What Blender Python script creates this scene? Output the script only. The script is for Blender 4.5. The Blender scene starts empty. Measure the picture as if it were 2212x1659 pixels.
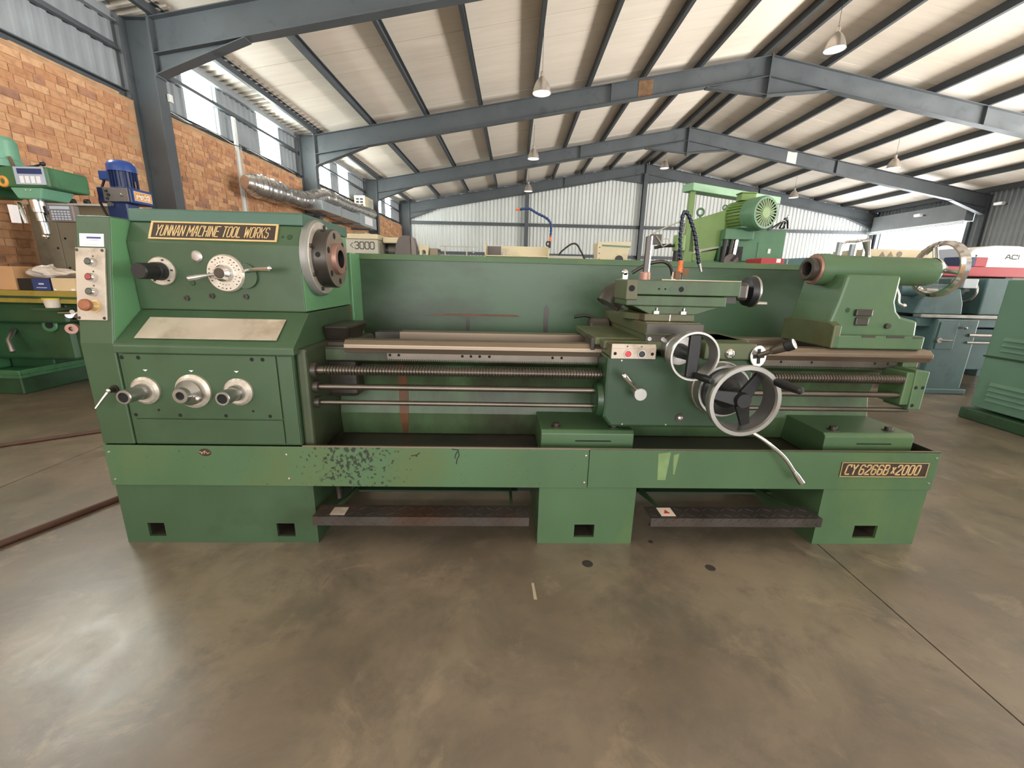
import bpy, bmesh, math, random
from mathutils import Vector, Matrix

# ------------------------------------------------------------------ camera, sky, light, exposure
scene = bpy.context.scene
COL = scene.collection
random.seed(7)
PI = math.pi

scene.view_settings.view_transform = 'Standard'
scene.view_settings.look = 'None'
scene.view_settings.gamma = 1.0
scene.view_settings.use_curve_mapping = False
scene.view_settings.exposure = 0.14

cam_data = bpy.data.cameras.new('camera')
cam_data.sensor_width = 36.0
cam_data.lens = 36.0 * 900.0 / 2212.0
cam_data.clip_start = 0.02
cam_data.clip_end = 200
camera = bpy.data.objects.new('camera', cam_data)
COL.objects.link(camera)
PITCH = math.atan(228.1 / 900.0)
ROLL = 0.024
camera.matrix_world = (Matrix.Translation((0, 0, 1.15)) @ Matrix.Rotation(PI / 2 - PITCH, 4, 'X')
                       @ Matrix.Rotation(ROLL, 4, 'Z'))
scene.camera = camera

world = bpy.data.worlds.new('daylight_sky')
scene.world = world
world.use_nodes = True
wb = world.node_tree.nodes['Background']
wb.inputs[0].default_value = (0.90, 0.95, 1.0, 1)
wb.inputs[1].default_value = 2.6


def area_light(name, loc, rot, sx, sy, power, color):
    d = bpy.data.lights.new(name, 'AREA')
    d.shape = 'RECTANGLE'
    d.size, d.size_y, d.energy, d.color = sx, sy, power, color
    o = bpy.data.objects.new(name, d)
    COL.objects.link(o)
    o.location, o.rotation_euler = loc, rot
    return o


# daylight through the far door, an unseen right door and yard; added front fill
area_light('door_daylight_right', (16.9, 4.0, 2.0), (0, math.radians(95), 0), 3.8, 12.0, 1100, (1.0, 0.96, 0.90))
area_light('sunlit_yard_right', (22.5, 4.0, 0.05), (PI, 0, 0), 10.0, 14.0, 24000, (1.0, 0.95, 0.88))
area_light('door_daylight_far', (16.95, 18.8, 1.8), (0, math.radians(95), 0), 3.4, 3.9, 420, (0.95, 0.97, 1.0))
area_light('front_fill_light', (1.0, -7.8, 2.2), (math.radians(128), 0, 0), 12.0, 4.0, 720, (1.0, 0.94, 0.86))  # unseen fill behind the camera, added to brighten roof and lathe front

# ------------------------------------------------------------------ helpers


def lin(c):
    c = c / 255.0
    return c / 12.92 if c <= 0.04045 else ((c + 0.055) / 1.055) ** 2.4


def rgb(r, g, b):
    return (lin(r), lin(g), lin(b), 1.0)


def material(name, col, rough=0.5, metal=0.0, var=0.12, scale=5.0, dirt=None, dirt_amt=0.0, dirt_scale=2.5,
             bump=0.0, bscale=60.0, stretch=(1, 1, 1), spec=0.5, emit=None, emit_s=0.0, rvar=0.1, alpha=None, detail=5.0, specks=None):
    m = bpy.data.materials.new(name)
    m.use_nodes = True
    nt = m.node_tree
    N, L = nt.nodes, nt.links
    b = N['Principled BSDF']
    b.inputs['Metallic'].default_value = metal
    b.inputs['Specular IOR Level'].default_value = spec
    tc = N.new('ShaderNodeTexCoord')
    mp = N.new('ShaderNodeMapping')
    mp.inputs['Scale'].default_value = stretch
    L.new(tc.outputs['Object'], mp.inputs['Vector'])
    n1 = N.new('ShaderNodeTexNoise')
    n1.inputs['Scale'].default_value = scale
    n1.inputs['Detail'].default_value = detail
    L.new(mp.outputs[0], n1.inputs['Vector'])
    mx = N.new('ShaderNodeMix')
    mx.data_type = 'RGBA'
    mx.inputs['A'].default_value = tuple(max(0, c * (1 - var)) for c in col[:3]) + (1,)
    mx.inputs['B'].default_value = tuple(min(1, c * (1 + var)) for c in col[:3]) + (1,)
    rp = N.new('ShaderNodeValToRGB')
    rp.color_ramp.elements[0].position, rp.color_ramp.elements[1].position = 0.3, 0.7
    L.new(n1.outputs['Fac'], rp.inputs[0])
    L.new(rp.outputs[0], mx.inputs['Factor'])
    out = mx.outputs['Result']
    if dirt is not None:
        n2 = N.new('ShaderNodeTexNoise')
        n2.inputs['Scale'].default_value = dirt_scale
        n2.inputs['Detail'].default_value = 8.0
        n2.inputs['Roughness'].default_value = 0.65
        L.new(mp.outputs[0], n2.inputs['Vector'])
        r2 = N.new('ShaderNodeValToRGB')
        r2.color_ramp.elements[0].position = 0.62 - 0.25 * dirt_amt
        r2.color_ramp.elements[1].position = 0.78 - 0.2 * dirt_amt
        L.new(n2.outputs['Fac'], r2.inputs[0])
        m2 = N.new('ShaderNodeMix')
        m2.data_type = 'RGBA'
        m2.inputs['B'].default_value = dirt
        L.new(out, m2.inputs['A'])
        mm = N.new('ShaderNodeMath')
        mm.operation = 'MULTIPLY'
        mm.inputs[1].default_value = 0.85
        L.new(r2.outputs[0], mm.inputs[0])
        L.new(mm.outputs[0], m2.inputs['Factor'])
        out = m2.outputs['Result']
    if specks is not None:                 # an oil-spatter stain of its own shape: (colour, centre, radius)
        scol, scen, srad = specks
        vd = N.new('ShaderNodeVectorMath')
        vd.operation = 'DISTANCE'
        vd.inputs[1].default_value = scen
        L.new(tc.outputs['Object'], vd.inputs[0])
        q1 = N.new('ShaderNodeMapRange')
        q1.inputs['From Min'].default_value, q1.inputs['From Max'].default_value = srad, srad * 0.15
        L.new(vd.outputs['Value'], q1.inputs['Value'])
        a2 = N.new('ShaderNodeTexNoise')
        a2.inputs['Scale'].default_value, a2.inputs['Detail'].default_value = 75.0, 3.0
        L.new(tc.outputs['Object'], a2.inputs['Vector'])
        mu = N.new('ShaderNodeMath')
        mu.operation = 'MULTIPLY_ADD'
        mu.inputs[1].default_value = 0.22
        L.new(q1.outputs[0], mu.inputs[0])
        L.new(a2.outputs['Fac'], mu.inputs[2])
        q2 = N.new('ShaderNodeValToRGB')
        q2.color_ramp.elements[0].position, q2.color_ramp.elements[1].position = 0.70, 0.76
        L.new(mu.outputs[0], q2.inputs[0])
        m3 = N.new('ShaderNodeMix')
        m3.data_type = 'RGBA'
        m3.inputs['B'].default_value = scol
        L.new(out, m3.inputs['A'])
        L.new(q2.outputs[0], m3.inputs['Factor'])
        out = m3.outputs['Result']
    L.new(out, b.inputs['Base Color'])
    mr = N.new('ShaderNodeMapRange')
    mr.inputs['To Min'].default_value = max(0.02, rough - rvar)
    mr.inputs['To Max'].default_value = min(1, rough + rvar)
    L.new(n1.outputs['Fac'], mr.inputs['Value'])
    L.new(mr.outputs[0], b.inputs['Roughness'])
    if bump:
        n3 = N.new('ShaderNodeTexNoise')
        n3.inputs['Scale'].default_value = bscale
        n3.inputs['Detail'].default_value = 4.0
        L.new(mp.outputs[0], n3.inputs['Vector'])
        bp = N.new('ShaderNodeBump')
        bp.inputs['Strength'].default_value = bump
        bp.inputs['Distance'].default_value = 0.01
        L.new(n3.outputs['Fac'], bp.inputs['Height'])
        L.new(bp.outputs[0], b.inputs['Normal'])
    if emit is not None:
        b.inputs['Emission Color'].default_value = emit
        b.inputs['Emission Strength'].default_value = emit_s
    if alpha is not None:
        b.inputs['Alpha'].default_value = alpha
    return m


class MB:
    """collects shapes for one mesh object"""

    def __init__(self):
        self.v, self.f, self.sm = [], [], []

    def add(self, vs, fs, smooth=False):
        k = len(self.v)
        self.v += [tuple(p) for p in vs]
        for q in fs:
            self.f.append(tuple(i + k for i in q))
            self.sm.append(smooth)
        return self

    def box(self, x0, x1, y0, y1, z0, z1):
        return self.add([(x0, y0, z0), (x1, y0, z0), (x1, y1, z0), (x0, y1, z0), (x0, y0, z1), (x1, y0, z1), (x1, y1, z1), (x0, y1, z1)],
                        [(0, 3, 2, 1), (4, 5, 6, 7), (0, 1, 5, 4), (1, 2, 6, 5), (2, 3, 7, 6), (3, 0, 4, 7)])

    def hexa(self, p):
        """eight corners: bottom four then top four"""
        return self.add(p, [(0, 3, 2, 1), (4, 5, 6, 7), (0, 1, 5, 4), (1, 2, 6, 5), (2, 3, 7, 6), (3, 0, 4, 7)])

    def prism(self, pts, axis, a0, a1):
        n = len(pts)

        def P(p, a):
            return {'x': (a, p[0], p[1]), 'y': (p[0], a, p[1]), 'z': (p[0], p[1], a)}[axis]
        vs = [P(p, a0) for p in pts] + [P(p, a1) for p in pts]
        fs = [tuple(range(n - 1, -1, -1)), tuple(range(n, 2 * n))]
        fs += [(i, (i + 1) % n, n + (i + 1) % n, n + i) for i in range(n)]
        return self.add(vs, fs)

    def frame(self, d):
        d = Vector(d).normalized()
        h = Vector((0, 0, 1)) if abs(d.z) < 0.9 else Vector((1, 0, 0))
        a = d.cross(h).normalized()
        return d, a, d.cross(a).normalized()

    def rev(self, o, d, prof, n=24, smooth=False, arc=None):
        """surface of revolution; prof = [(t, r)]; sharp between segments unless smooth"""
        o = Vector(o)
        d, a, b = self.frame(d)
        a0, a1 = arc if arc else (0, 2 * PI)
        m = n if not arc else n + 1

        def ring(t, r):
            return [o + d * t + (a * math.cos(a0 + (a1 - a0) * i / n) + b * math.sin(a0 + (a1 - a0) * i / n)) * r for i in range(m)]
        if smooth:
            vs = []
            for t, r in prof:
                vs += ring(t, max(r, 1e-5))
            fs = []
            for k in range(len(prof) - 1):
                for i in range(n):
                    j = (i + 1) % m
                    fs.append((k * m + i, k * m + j, (k + 1) * m + j, (k + 1) * m + i))
            return self.add(vs, fs, True)
        for k in range(len(prof) - 1):
            (t0, r0), (t1, r1) = prof[k], prof[k + 1]
            if r0 < 1e-6 and r1 < 1e-6:
                continue
            if r0 < 1e-6 or r1 < 1e-6:
                t, r, tc = (t1, r1, t0) if r0 < 1e-6 else (t0, r0, t1)
                if abs(t - tc) < 1e-6 and not arc:
                    self.add(ring(t, r), [tuple(range(n))])
                    continue
                vs = ring(t, r) + [o + d * tc]
                self.add(vs, [(i, (i + 1) % m, m) for i in range(n)], True)
                continue
            vs = ring(t0, r0) + ring(t1, r1)
            flat = abs(t0 - t1) < 1e-6
            self.add(vs, [(i, (i + 1) % m, m + (i + 1) % m, m + i) for i in range(n)], not flat)
        return self

    def cyl(self, p0, p1, r0, r1=None, n=20):
        p0, p1 = Vector(p0), Vector(p1)
        r1 = r0 if r1 is None else r1
        h = (p1 - p0).length
        return self.rev(p0, p1 - p0, [(0, 0), (0, r0), (h, r1), (h, 0)], n)

    def tube(self, path, r, n=8, caps=True):
        path = [Vector(p) for p in path]
        rr = r if isinstance(r, (list, tuple)) else [r] * len(path)
        vs, fs = [], []
        up = None
        for k, p in enumerate(path):
            t = (path[min(k + 1, len(path) - 1)] - path[max(k - 1, 0)]).normalized()
            if up is None:
                _, up, _ = self.frame(t)
            a = (up - t * up.dot(t)).normalized()
            up = a
            b = t.cross(a)
            vs += [p + (a * math.cos(2 * PI * i / n) + b * math.sin(2 * PI * i / n)) * rr[k] for i in range(n)]
        for k in range(len(path) - 1):
            for i in range(n):
                j = (i + 1) % n
                fs.append((k * n + i, k * n + j, (k + 1) * n + j, (k + 1) * n + i))
        self.add(vs, fs, True)
        if caps:
            self.add(vs[:n], [tuple(range(n))])
            self.add(vs[-n:], [tuple(range(n))])
        return self

    def torus(self, o, d, R, r, n=40, k=10, sq=1.0):
        o = Vector(o)
        d, a, b = self.frame(d)
        vs, fs = [], []
        for i in range(n):
            u = 2 * PI * i / n
            e = a * math.cos(u) + b * math.sin(u)
            for j in range(k):
                w = 2 * PI * j / k
                vs.append(o + e * (R + r * math.cos(w)) + d * (r * sq * math.sin(w)))
        for i in range(n):
            for j in range(k):
                fs.append((i * k + j, ((i + 1) % n) * k + j, ((i + 1) % n) * k + (j + 1) % k, i * k + (j + 1) % k))
        return self.add(vs, fs, True)

    def ball(self, o, r, n=14, sx=1, sy=1, sz=1):
        o = Vector(o)
        vs, fs = [], []
        m = n // 2
        for j in range(m + 1):
            th = PI * j / m
            for i in range(n):
                ph = 2 * PI * i / n
                vs.append(o + Vector((r * sx * math.sin(th) * math.cos(ph), r * sy * math.sin(th) * math.sin(ph), r * sz * math.cos(th))))
        for j in range(m):
            for i in range(n):
                fs.append((j * n + i, j * n + (i + 1) % n, (j + 1) * n + (i + 1) % n, (j + 1) * n + i))
        return self.add(vs, fs, True)

    def build(self, name, mat, parent=None, bevel=0.0, seg=2, at=None):
        me = bpy.data.meshes.new(name)
        me.from_pydata(self.v, [], self.f)
        me.polygons.foreach_set('use_smooth', self.sm)
        bm = bmesh.new()
        bm.from_mesh(me)
        bmesh.ops.recalc_face_normals(bm, faces=bm.faces)
        bm.to_mesh(me)
        bm.free()
        me.materials.append(mat)
        o = bpy.data.objects.new(name, me)
        COL.objects.link(o)
        if parent is not None:
            o.parent = parent
        if at is not None:
            o.location = at
        if bevel:
            md = o.modifiers.new('edge', 'BEVEL')
            md.width = bevel
            md.segments = seg
            md.limit_method = 'ANGLE'
            md.angle_limit = math.radians(40)
        return o


def tag(o, label=None, cat=None, group=None, kind=None):
    if label:
        o['label'] = label
    if cat:
        o['category'] = cat
    if group:
        o['group'] = group
    if kind:
        o['kind'] = kind
    return o


def empty(name, loc=(0, 0, 0), rz=0.0, parent=None):
    o = bpy.data.objects.new(name, None)
    o.empty_display_size = 0.1
    COL.objects.link(o)
    o.location = loc
    o.rotation_euler = (0, 0, rz)
    if parent is not None:
        o.parent = parent
    return o


def thing(name, label, cat, loc=(0, 0, 0), rz=0.0, group=None, kind=None):
    return tag(empty(name, loc, rz), label, cat, group, kind)


def structure(name, loc=(0, 0, 0)):
    return tag(empty(name, loc), kind='structure')


def copy_tree(o, parent=None):
    c = o.copy()
    COL.objects.link(c)
    c.parent = parent
    for ch in list(o.children):
        copy_tree(ch, c)
    return c


def catmull(pts, k=8):
    pts = [Vector(p) for p in pts]
    P = [pts[0] * 2 - pts[1]] + pts + [pts[-1] * 2 - pts[-2]]
    out = []
    for i in range(1, len(P) - 2):
        for j in range(k):
            t = j / k
            a, b, c, d = P[i - 1], P[i], P[i + 1], P[i + 2]
            out.append(0.5 * ((2 * b) + (c - a) * t + (2 * a - 5 * b + 4 * c - d) * t * t + (3 * b - a - 3 * c + d) * t ** 3))
    out.append(pts[-1])
    return out


# stroke lettering (angular capitals and figures), drawn as raised ribbons
GLYPH = {
    'A': [[(0, 0), (.36, 1), (.64, 1), (1, 0)], [(.14, .36), (.86, .36)]],
    'B': [[(0, 0), (0, 1), (.8, 1), (1, .85), (1, .65), (.8, .52), (0, .52)], [(.8, .52), (1, .4), (1, .15), (.8, 0), (0, 0)]],
    'C': [[(1, .8), (1, 1), (.2, 1), (0, .85), (0, .15), (.2, 0), (1, 0)]],
    'E': [[(1, 1), (0, 1), (0, 0), (1, 0)], [(0, .52), (.8, .52)]],
    'H': [[(0, 0), (0, 1)], [(1, 0), (1, 1)], [(0, .5), (1, .5)]],
    'I': [[(.5, 0), (.5, 1)]],
    'K': [[(0, 0), (0, 1)], [(1, 1), (0, .45)], [(.3, .6), (1, 0)]],
    'L': [[(0, 1), (0, 0), (1, 0)]],
    'M': [[(0, 0), (0, 1), (.5, .3), (1, 1), (1, 0)]],
    'N': [[(0, 0), (0, 1), (1, 0), (1, 1)]],
    'O': [[(0, .15), (0, .85), (.2, 1), (.8, 1), (1, .85), (1, .15), (.8, 0), (.2, 0), (0, .15)]],
    'R': [[(0, 0), (0, 1), (.8, 1), (1, .85), (1, .6), (.8, .48), (0, .48)], [(.5, .48), (1, 0)]],
    'S': [[(1, .82), (.85, 1), (.2, 1), (0, .85), (0, .65), (.15, .54), (.85, .48), (1, .36), (1, .15), (.8, 0), (.15, 0), (0, .18)]],
    'T': [[(0, 1), (1, 1)], [(.5, 1), (.5, 0)]],
    'U': [[(0, 1), (0, .15), (.2, 0), (.8, 0), (1, .15), (1, 1)]],
    'W': [[(0, 1), (.22, 0), (.5, .8), (.78, 0), (1, 1)]],
    'X': [[(0, 0), (1, 1)], [(0, 1), (1, 0)]],
    'Y': [[(0, 1), (.5, .5), (1, 1)], [(.5, .5), (.5, 0)]],
    'x': [[(.1, .15), (.9, .75)], [(.1, .75), (.9, .15)]],
    '0': [[(0, .15), (0, .85), (.2, 1), (.8, 1), (1, .85), (1, .15), (.8, 0), (.2, 0), (0, .15)]],
    '2': [[(0, .8), (.2, 1), (.8, 1), (1, .85), (1, .62), (0, .1), (0, 0), (1, 0)]],
    '3': [[(0, .85), (.25, 1), (.75, 1), (1, .85), (1, .65), (.75, .52), (.4, .52)], [(.75, .52), (1, .38), (1, .15), (.75, 0), (.25, 0), (0, .15)]],
    '6': [[(1, .85), (.8, 1), (.2, 1), (0, .85), (0, .15), (.2, 0), (.8, 0), (1, .15), (1, .4), (.8, .55), (0, .55)]],
    '<': [[(1, 1), (0, .5), (1, 0)]],
}


def lettering(text, w, h, stroke, depth=0.0015, slant=0.0, gap=0.28, widths=None, space=0.6):
    """raised strokes in the local x-z plane facing -y, origin at lower left, fitted to width w"""
    widths = widths or {}
    units, x = [], 0.0
    for ch in text:
        if ch == ' ':
            x += space
            continue
        cw = widths.get(ch, 0.15 if ch == 'I' else (1.35 if ch in 'MW' else 1.0))
        units.append((ch, x, cw))
        x += cw + gap
    total = x - gap
    s = w / total
    mb = MB()
    for ch, x0, cw in units:
        for line in GLYPH[ch]:
            pts = []
            for (px, pz) in line:
                z = pz * h
                pts.append(Vector(((x0 + px * cw) * s + slant * z, z)))
            for a, b in zip(pts[:-1], pts[1:]):
                d = (b - a).normalized()
                nrm = Vector((-d.y, d.x)) * stroke * 0.5
                a2, b2 = a - d * stroke * 0.35, b + d * stroke * 0.35
                q = [a2 - nrm, b2 - nrm, b2 + nrm, a2 + nrm]
                mb.add([(p.x, 0, p.y) for p in q] + [(p.x, -depth, p.y) for p in q],
                       [(4, 5, 6, 7), (0, 1, 5, 4), (1, 2, 6, 5), (2, 3, 7, 6), (3, 0, 4, 7)])
    return mb

# ------------------------------------------------------------------ materials of the building


def concrete():
    m = bpy.data.materials.new('worn_concrete')
    m.use_nodes = True
    N, L = m.node_tree.nodes, m.node_tree.links
    b = N['Principled BSDF']
    tc = N.new('ShaderNodeTexCoord')

    def noise(scale, det, rough=0.6, dist=0.0):
        n = N.new('ShaderNodeTexNoise')
        n.inputs['Scale'].default_value, n.inputs['Detail'].default_value = scale, det
        n.inputs['Roughness'].default_value, n.inputs['Distortion'].default_value = rough, dist
        L.new(tc.outputs['Object'], n.inputs['Vector'])
        return n.outputs['Fac']

    def ramp(src, p0, p1):
        r = N.new('ShaderNodeValToRGB')
        r.color_ramp.elements[0].position, r.color_ramp.elements[1].position = p0, p1
        L.new(src, r.inputs[0])
        return r.outputs[0]

    def mix(a, bcol, fac, k):
        x = N.new('ShaderNodeMix')
        x.data_type = 'RGBA'
        if isinstance(a, tuple):
            x.inputs['A'].default_value = a
        else:
            L.new(a, x.inputs['A'])
        x.inputs['B'].default_value = bcol
        mu = N.new('ShaderNodeMath')
        mu.operation = 'MULTIPLY'
        mu.inputs[1].default_value = k
        L.new(fac, mu.inputs[0])
        L.new(mu.outputs[0], x.inputs['Factor'])
        return x.outputs['Result']
    c = mix(rgb(134, 122, 104), rgb(104, 90, 75), ramp(noise(1.1, 8), .35, .65), 1.0)
    c = mix(c, rgb(92, 85, 73), ramp(noise(2.6, 9, .7, .4), .44, .64), .85)
    c = mix(c, rgb(164, 146, 122), ramp(noise(4.2, 9, .7, .8), .56, .72), .5)
    c = mix(c, rgb(84, 75, 65), ramp(noise(7.0, 8, .75), .54, .70), .6)
    c = mix(c, rgb(150, 138, 120), ramp(noise(30.0, 4, .6), .70, .78), .35)
    L.new(c, b.inputs['Base Color'])
    mr = N.new('ShaderNodeMapRange')
    mr.inputs['To Min'].default_value, mr.inputs['To Max'].default_value = 0.22, 0.48
    L.new(noise(5.0, 8, .7, .5), mr.inputs['Value'])
    L.new(mr.outputs[0], b.inputs['Roughness'])
    b.inputs['Specular IOR Level'].default_value = 0.85
    bp = N.new('ShaderNodeBump')
    bp.inputs['Strength'].default_value, bp.inputs['Distance'].default_value = 0.05, 0.01
    L.new(noise(18.0, 5), bp.inputs['Height'])
    L.new(bp.outputs[0], b.inputs['Normal'])
    return m


M_CONC = concrete()
M_JOINT = material('floor_joint_filler', rgb(52, 46, 42), rough=0.9)
M_STEEL = material('grey_painted_steel', rgb(82, 88, 92), rough=0.5, var=0.10, scale=2.0, dirt=rgb(62, 66, 70), dirt_amt=0.3)
M_PURLIN = material('dark_grey_purlin_paint', rgb(72, 77, 81), rough=0.55, var=0.1)
M_FOIL = material('white_insulation_board', rgb(232, 222, 208), rough=0.55, var=0.05, scale=1.5, stretch=(0.6, 6, 1), bump=0.05, bscale=3)
M_SHEET = material('galvanised_sheet', rgb(222, 226, 224), rough=0.45, metal=0.0, var=0.08, scale=2.0, stretch=(1, 1, 0.2))
M_SHEETG = material('grey_cladding', rgb(150, 156, 160), rough=0.5, metal=0.1, var=0.08, scale=2.0)
M_WINDOW = material('translucent_sheet', rgb(240, 245, 240), rough=0.4, emit=(0.93, 1.0, 0.95, 1), emit_s=26.0)
M_MORTAR = material('sand_mortar', rgb(190, 152, 116), rough=0.9, var=0.15, scale=9, bump=0.2, bscale=70)
M_RUST = material('rust_primer_patch', rgb(120, 92, 66), rough=0.8, var=0.3, scale=9)
M_WHITEPL = material('white_plastic', rgb(222, 224, 220), rough=0.4, var=0.03)
M_LAMP = material('brushed_aluminium_reflector', rgb(200, 192, 182), rough=0.35, metal=0.7, var=0.06)
M_LAMPIN = material('lamp_inner_white', rgb(238, 238, 232), rough=0.3, var=0.02, emit=(1, 1, 0.97, 1), emit_s=0.5)
M_BLACK = material('black_plastic', rgb(24, 25, 26), rough=0.45, var=0.1)


def brick_material():
    m = bpy.data.materials.new('face_brick')
    m.use_nodes = True
    N, L = m.node_tree.nodes, m.node_tree.links
    b = N['Principled BSDF']
    oi, ge = N.new('ShaderNodeObjectInfo'), N.new('ShaderNodeNewGeometry')
    ad = N.new('ShaderNodeMath')
    ad.operation = 'ADD'
    L.new(oi.outputs['Random'], ad.inputs[0])
    L.new(ge.outputs['Random Per Island'], ad.inputs[1])
    fr = N.new('ShaderNodeMath')
    fr.operation = 'FRACT'
    L.new(ad.outputs[0], fr.inputs[0])
    cr = N.new('ShaderNodeValToRGB')
    cr.color_ramp.interpolation = 'CONSTANT'
    els = [(0, (204, 152, 112)), (.18, (210, 162, 122)), (.36, (198, 144, 104)), (.52, (216, 170, 130)), (.66, (192, 140, 106)), (.78, (206, 156, 116)), (.92, (180, 132, 106)), (.97, (164, 122, 102))]
    cr.color_ramp.elements[0].color = rgb(*els[0][1])
    cr.color_ramp.elements[1].position = els[1][0]
    cr.color_ramp.elements[1].color = rgb(*els[1][1])
    for p, c in els[2:]:
        e = cr.color_ramp.elements.new(p)
        e.color = rgb(*c)
    L.new(fr.outputs[0], cr.inputs[0])
    tc = N.new('ShaderNodeTexCoord')
    n = N.new('ShaderNodeTexNoise')
    n.inputs['Scale'].default_value = 14
    n.inputs['Detail'].default_value = 6
    L.new(ge.outputs['Position'], n.inputs['Vector'])
    mx = N.new('ShaderNodeMix')
    mx.data_type = 'RGBA'
    mx.blend_type = 'MULTIPLY'
    mx.inputs['Factor'].default_value = 0.4
    L.new(cr.outputs[0], mx.inputs['A'])
    r2 = N.new('ShaderNodeValToRGB')
    r2.color_ramp.elements[0].position, r2.color_ramp.elements[1].position = 0.3, 0.55
    r2.color_ramp.elements[0].color = rgb(150, 130, 120)
    L.new(n.outputs['Fac'], r2.inputs[0])
    L.new(r2.outputs[0], mx.inputs['B'])
    L.new(mx.outputs['Result'], b.inputs['Base Color'])
    b.inputs['Roughness'].default_value = 0.85
    return m


M_BRICK = brick_material()

# ------------------------------------------------------------------ building dimensions
FRAME_Y = [6.65, 11.40, 16.15, 20.90]
XL, XR, XM = -5.0, 16.8, 5.9          # inner column faces and ridge
EAVE, RIDGE = 4.43, 6.34              # top of rafter at column and ridge
SL = (RIDGE - EAVE) / (XM - XL)
Y0, Y1 = -8.0, 21.05


def roof_z(x):
    return RIDGE - SL * abs(x - XM)


# floor: slabs with recessed joints
floor = structure('floor')
MB().box(-5.9, 17.2, Y0, Y1, -0.06, -0.012).build('joint_bed', M_JOINT, floor)
edges = [-5.9, -2.73, 1.42, 5.57, 9.72, 13.87, 17.2]
for a, b in zip(edges[:-1], edges[1:]):
    MB().box(a + 0.003, b - 0.003, Y0, Y1, -0.05, 0.0).build('slab', M_CONC, floor)
for (x, y, r) in ((0.845, 1.50, 0.018), (0.334, 1.508, 0.02), (0.65, 1.67, 0.010)):
    MB().rev((x, y, 0.0), (0, 0, 1), [(0.0, r * 1.15), (0.0012, r), (0.0012, 0)], 16).build('anchor_hole', M_JOINT, floor)
M_MARK = material('pale_paint_scuff', rgb(172, 160, 142), rough=0.7)
MB().hexa([(0.10, 1.30, 0.0), (0.112, 1.30, 0.0), (0.104, 1.385, 0.0), (0.094, 1.385, 0.0), (0.10, 1.30, 0.001), (0.112, 1.30, 0.001), (0.104, 1.385, 0.001), (0.094, 1.385, 0.001)]).build('paint_mark', M_MARK, floor)

# left wall: brick up to the sill, ribbed sheeting and translucent panels above
BX = -5.36
BRICK_TOP = 3.42
wall_left = structure('wall_left')
MB().box(BX - 0.22, BX - 0.008, Y0, Y1, 0, BRICK_TOP).build('mortar_core', M_MORTAR, wall_left)
BH, BG = 0.073, 0.0115
LENS = {0: 0.222, 1: 0.106}           # stretchers and headers
protos = {k: MB().box(-0.05, 0.0, -l / 2, l / 2, -BH / 2, BH / 2).build('brick', M_BRICK, wall_left) for k, l in LENS.items()}
cells = []
rows = int(BRICK_TOP / (BH + BG))
for r in range(rows):
    z = (r + 0.5) * (BH + BG)
    y = 2.4 + random.uniform(0, 0.2)
    while y < 20.8:
        k = 1 if random.random() < 0.55 else 0
        yc = y + LENS[k] / 2
        if all(abs(yc - fy) > 0.10 + LENS[k] / 2 for fy in FRAME_Y):
            cells.append((yc, z, k))
        y += LENS[k] + BG
near = [c for c in cells if c[0] > 4.85 and c[1] > 1.25]
near.sort(key=lambda c: c[0] - 0.25 * c[1])
near = near[:300]
nearset = set(near)
used = set()
for (y, z, k) in near:
    o = protos[k]
    if k in used:
        o = o.copy()
        COL.objects.link(o)
        o.parent = wall_left
    used.add(k)
    o.location = (BX + random.uniform(-0.003, 0.004), y, z)
    o.rotation_euler = (0, 0, random.uniform(-0.01, 0.01))
rest = MB()
for (y, z, k) in cells:
    if (y, z, k) not in nearset:
        dx = random.uniform(-0.003, 0.004)
        rest.box(BX - 0.05 + dx, BX + dx, y - LENS[k] / 2, y + LENS[k] / 2, z - BH / 2, z + BH / 2)
tag(rest.build('brick_field', M_BRICK, wall_left), kind='stuff')
# ragged mortar bedding on top of the brickwork
top = MB()
y = 3.0
while y < 20.6:
    w = random.uniform(0.15, 0.5)
    top.box(BX - 0.12, BX - 0.004, y, y + w, BRICK_TOP, BRICK_TOP + random.uniform(0.005, 0.045))
    y += w
top.build('mortar_bedding', M_MORTAR, wall_left)


def rib_profile(w, n, d=0.032):
    """trapezoidal rib section across a sheet of width w"""
    pts = []
    p = w / n
    for i in range(n):
        a = i * p
        pts += [(a, 0), (a + p * .42, 0), (a + p * .56, d), (a + p * .86, d)]
    pts.append((w, 0))
    return pts


def ribbed(axis, pos, u0, z0, z1, w=0.686, n=4, d=0.032, sign=1):
    """a standing ribbed sheet; axis 'x' lies along x (facing -y), 'y' lies along y (facing +x)"""
    pr = rib_profile(w, n, d)
    mb = MB()
    vs = []
    for (u, h) in pr:
        for z in (z0, z1):
            vs.append((u0 + u, pos - sign * h, z) if axis == 'x' else (pos + sign * h, u0 + u, z))
    k = len(pr)
    mb.add(vs, [(2 * i, 2 * i + 2, 2 * i + 3, 2 * i + 1) for i in range(k - 1)])
    return mb


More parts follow.
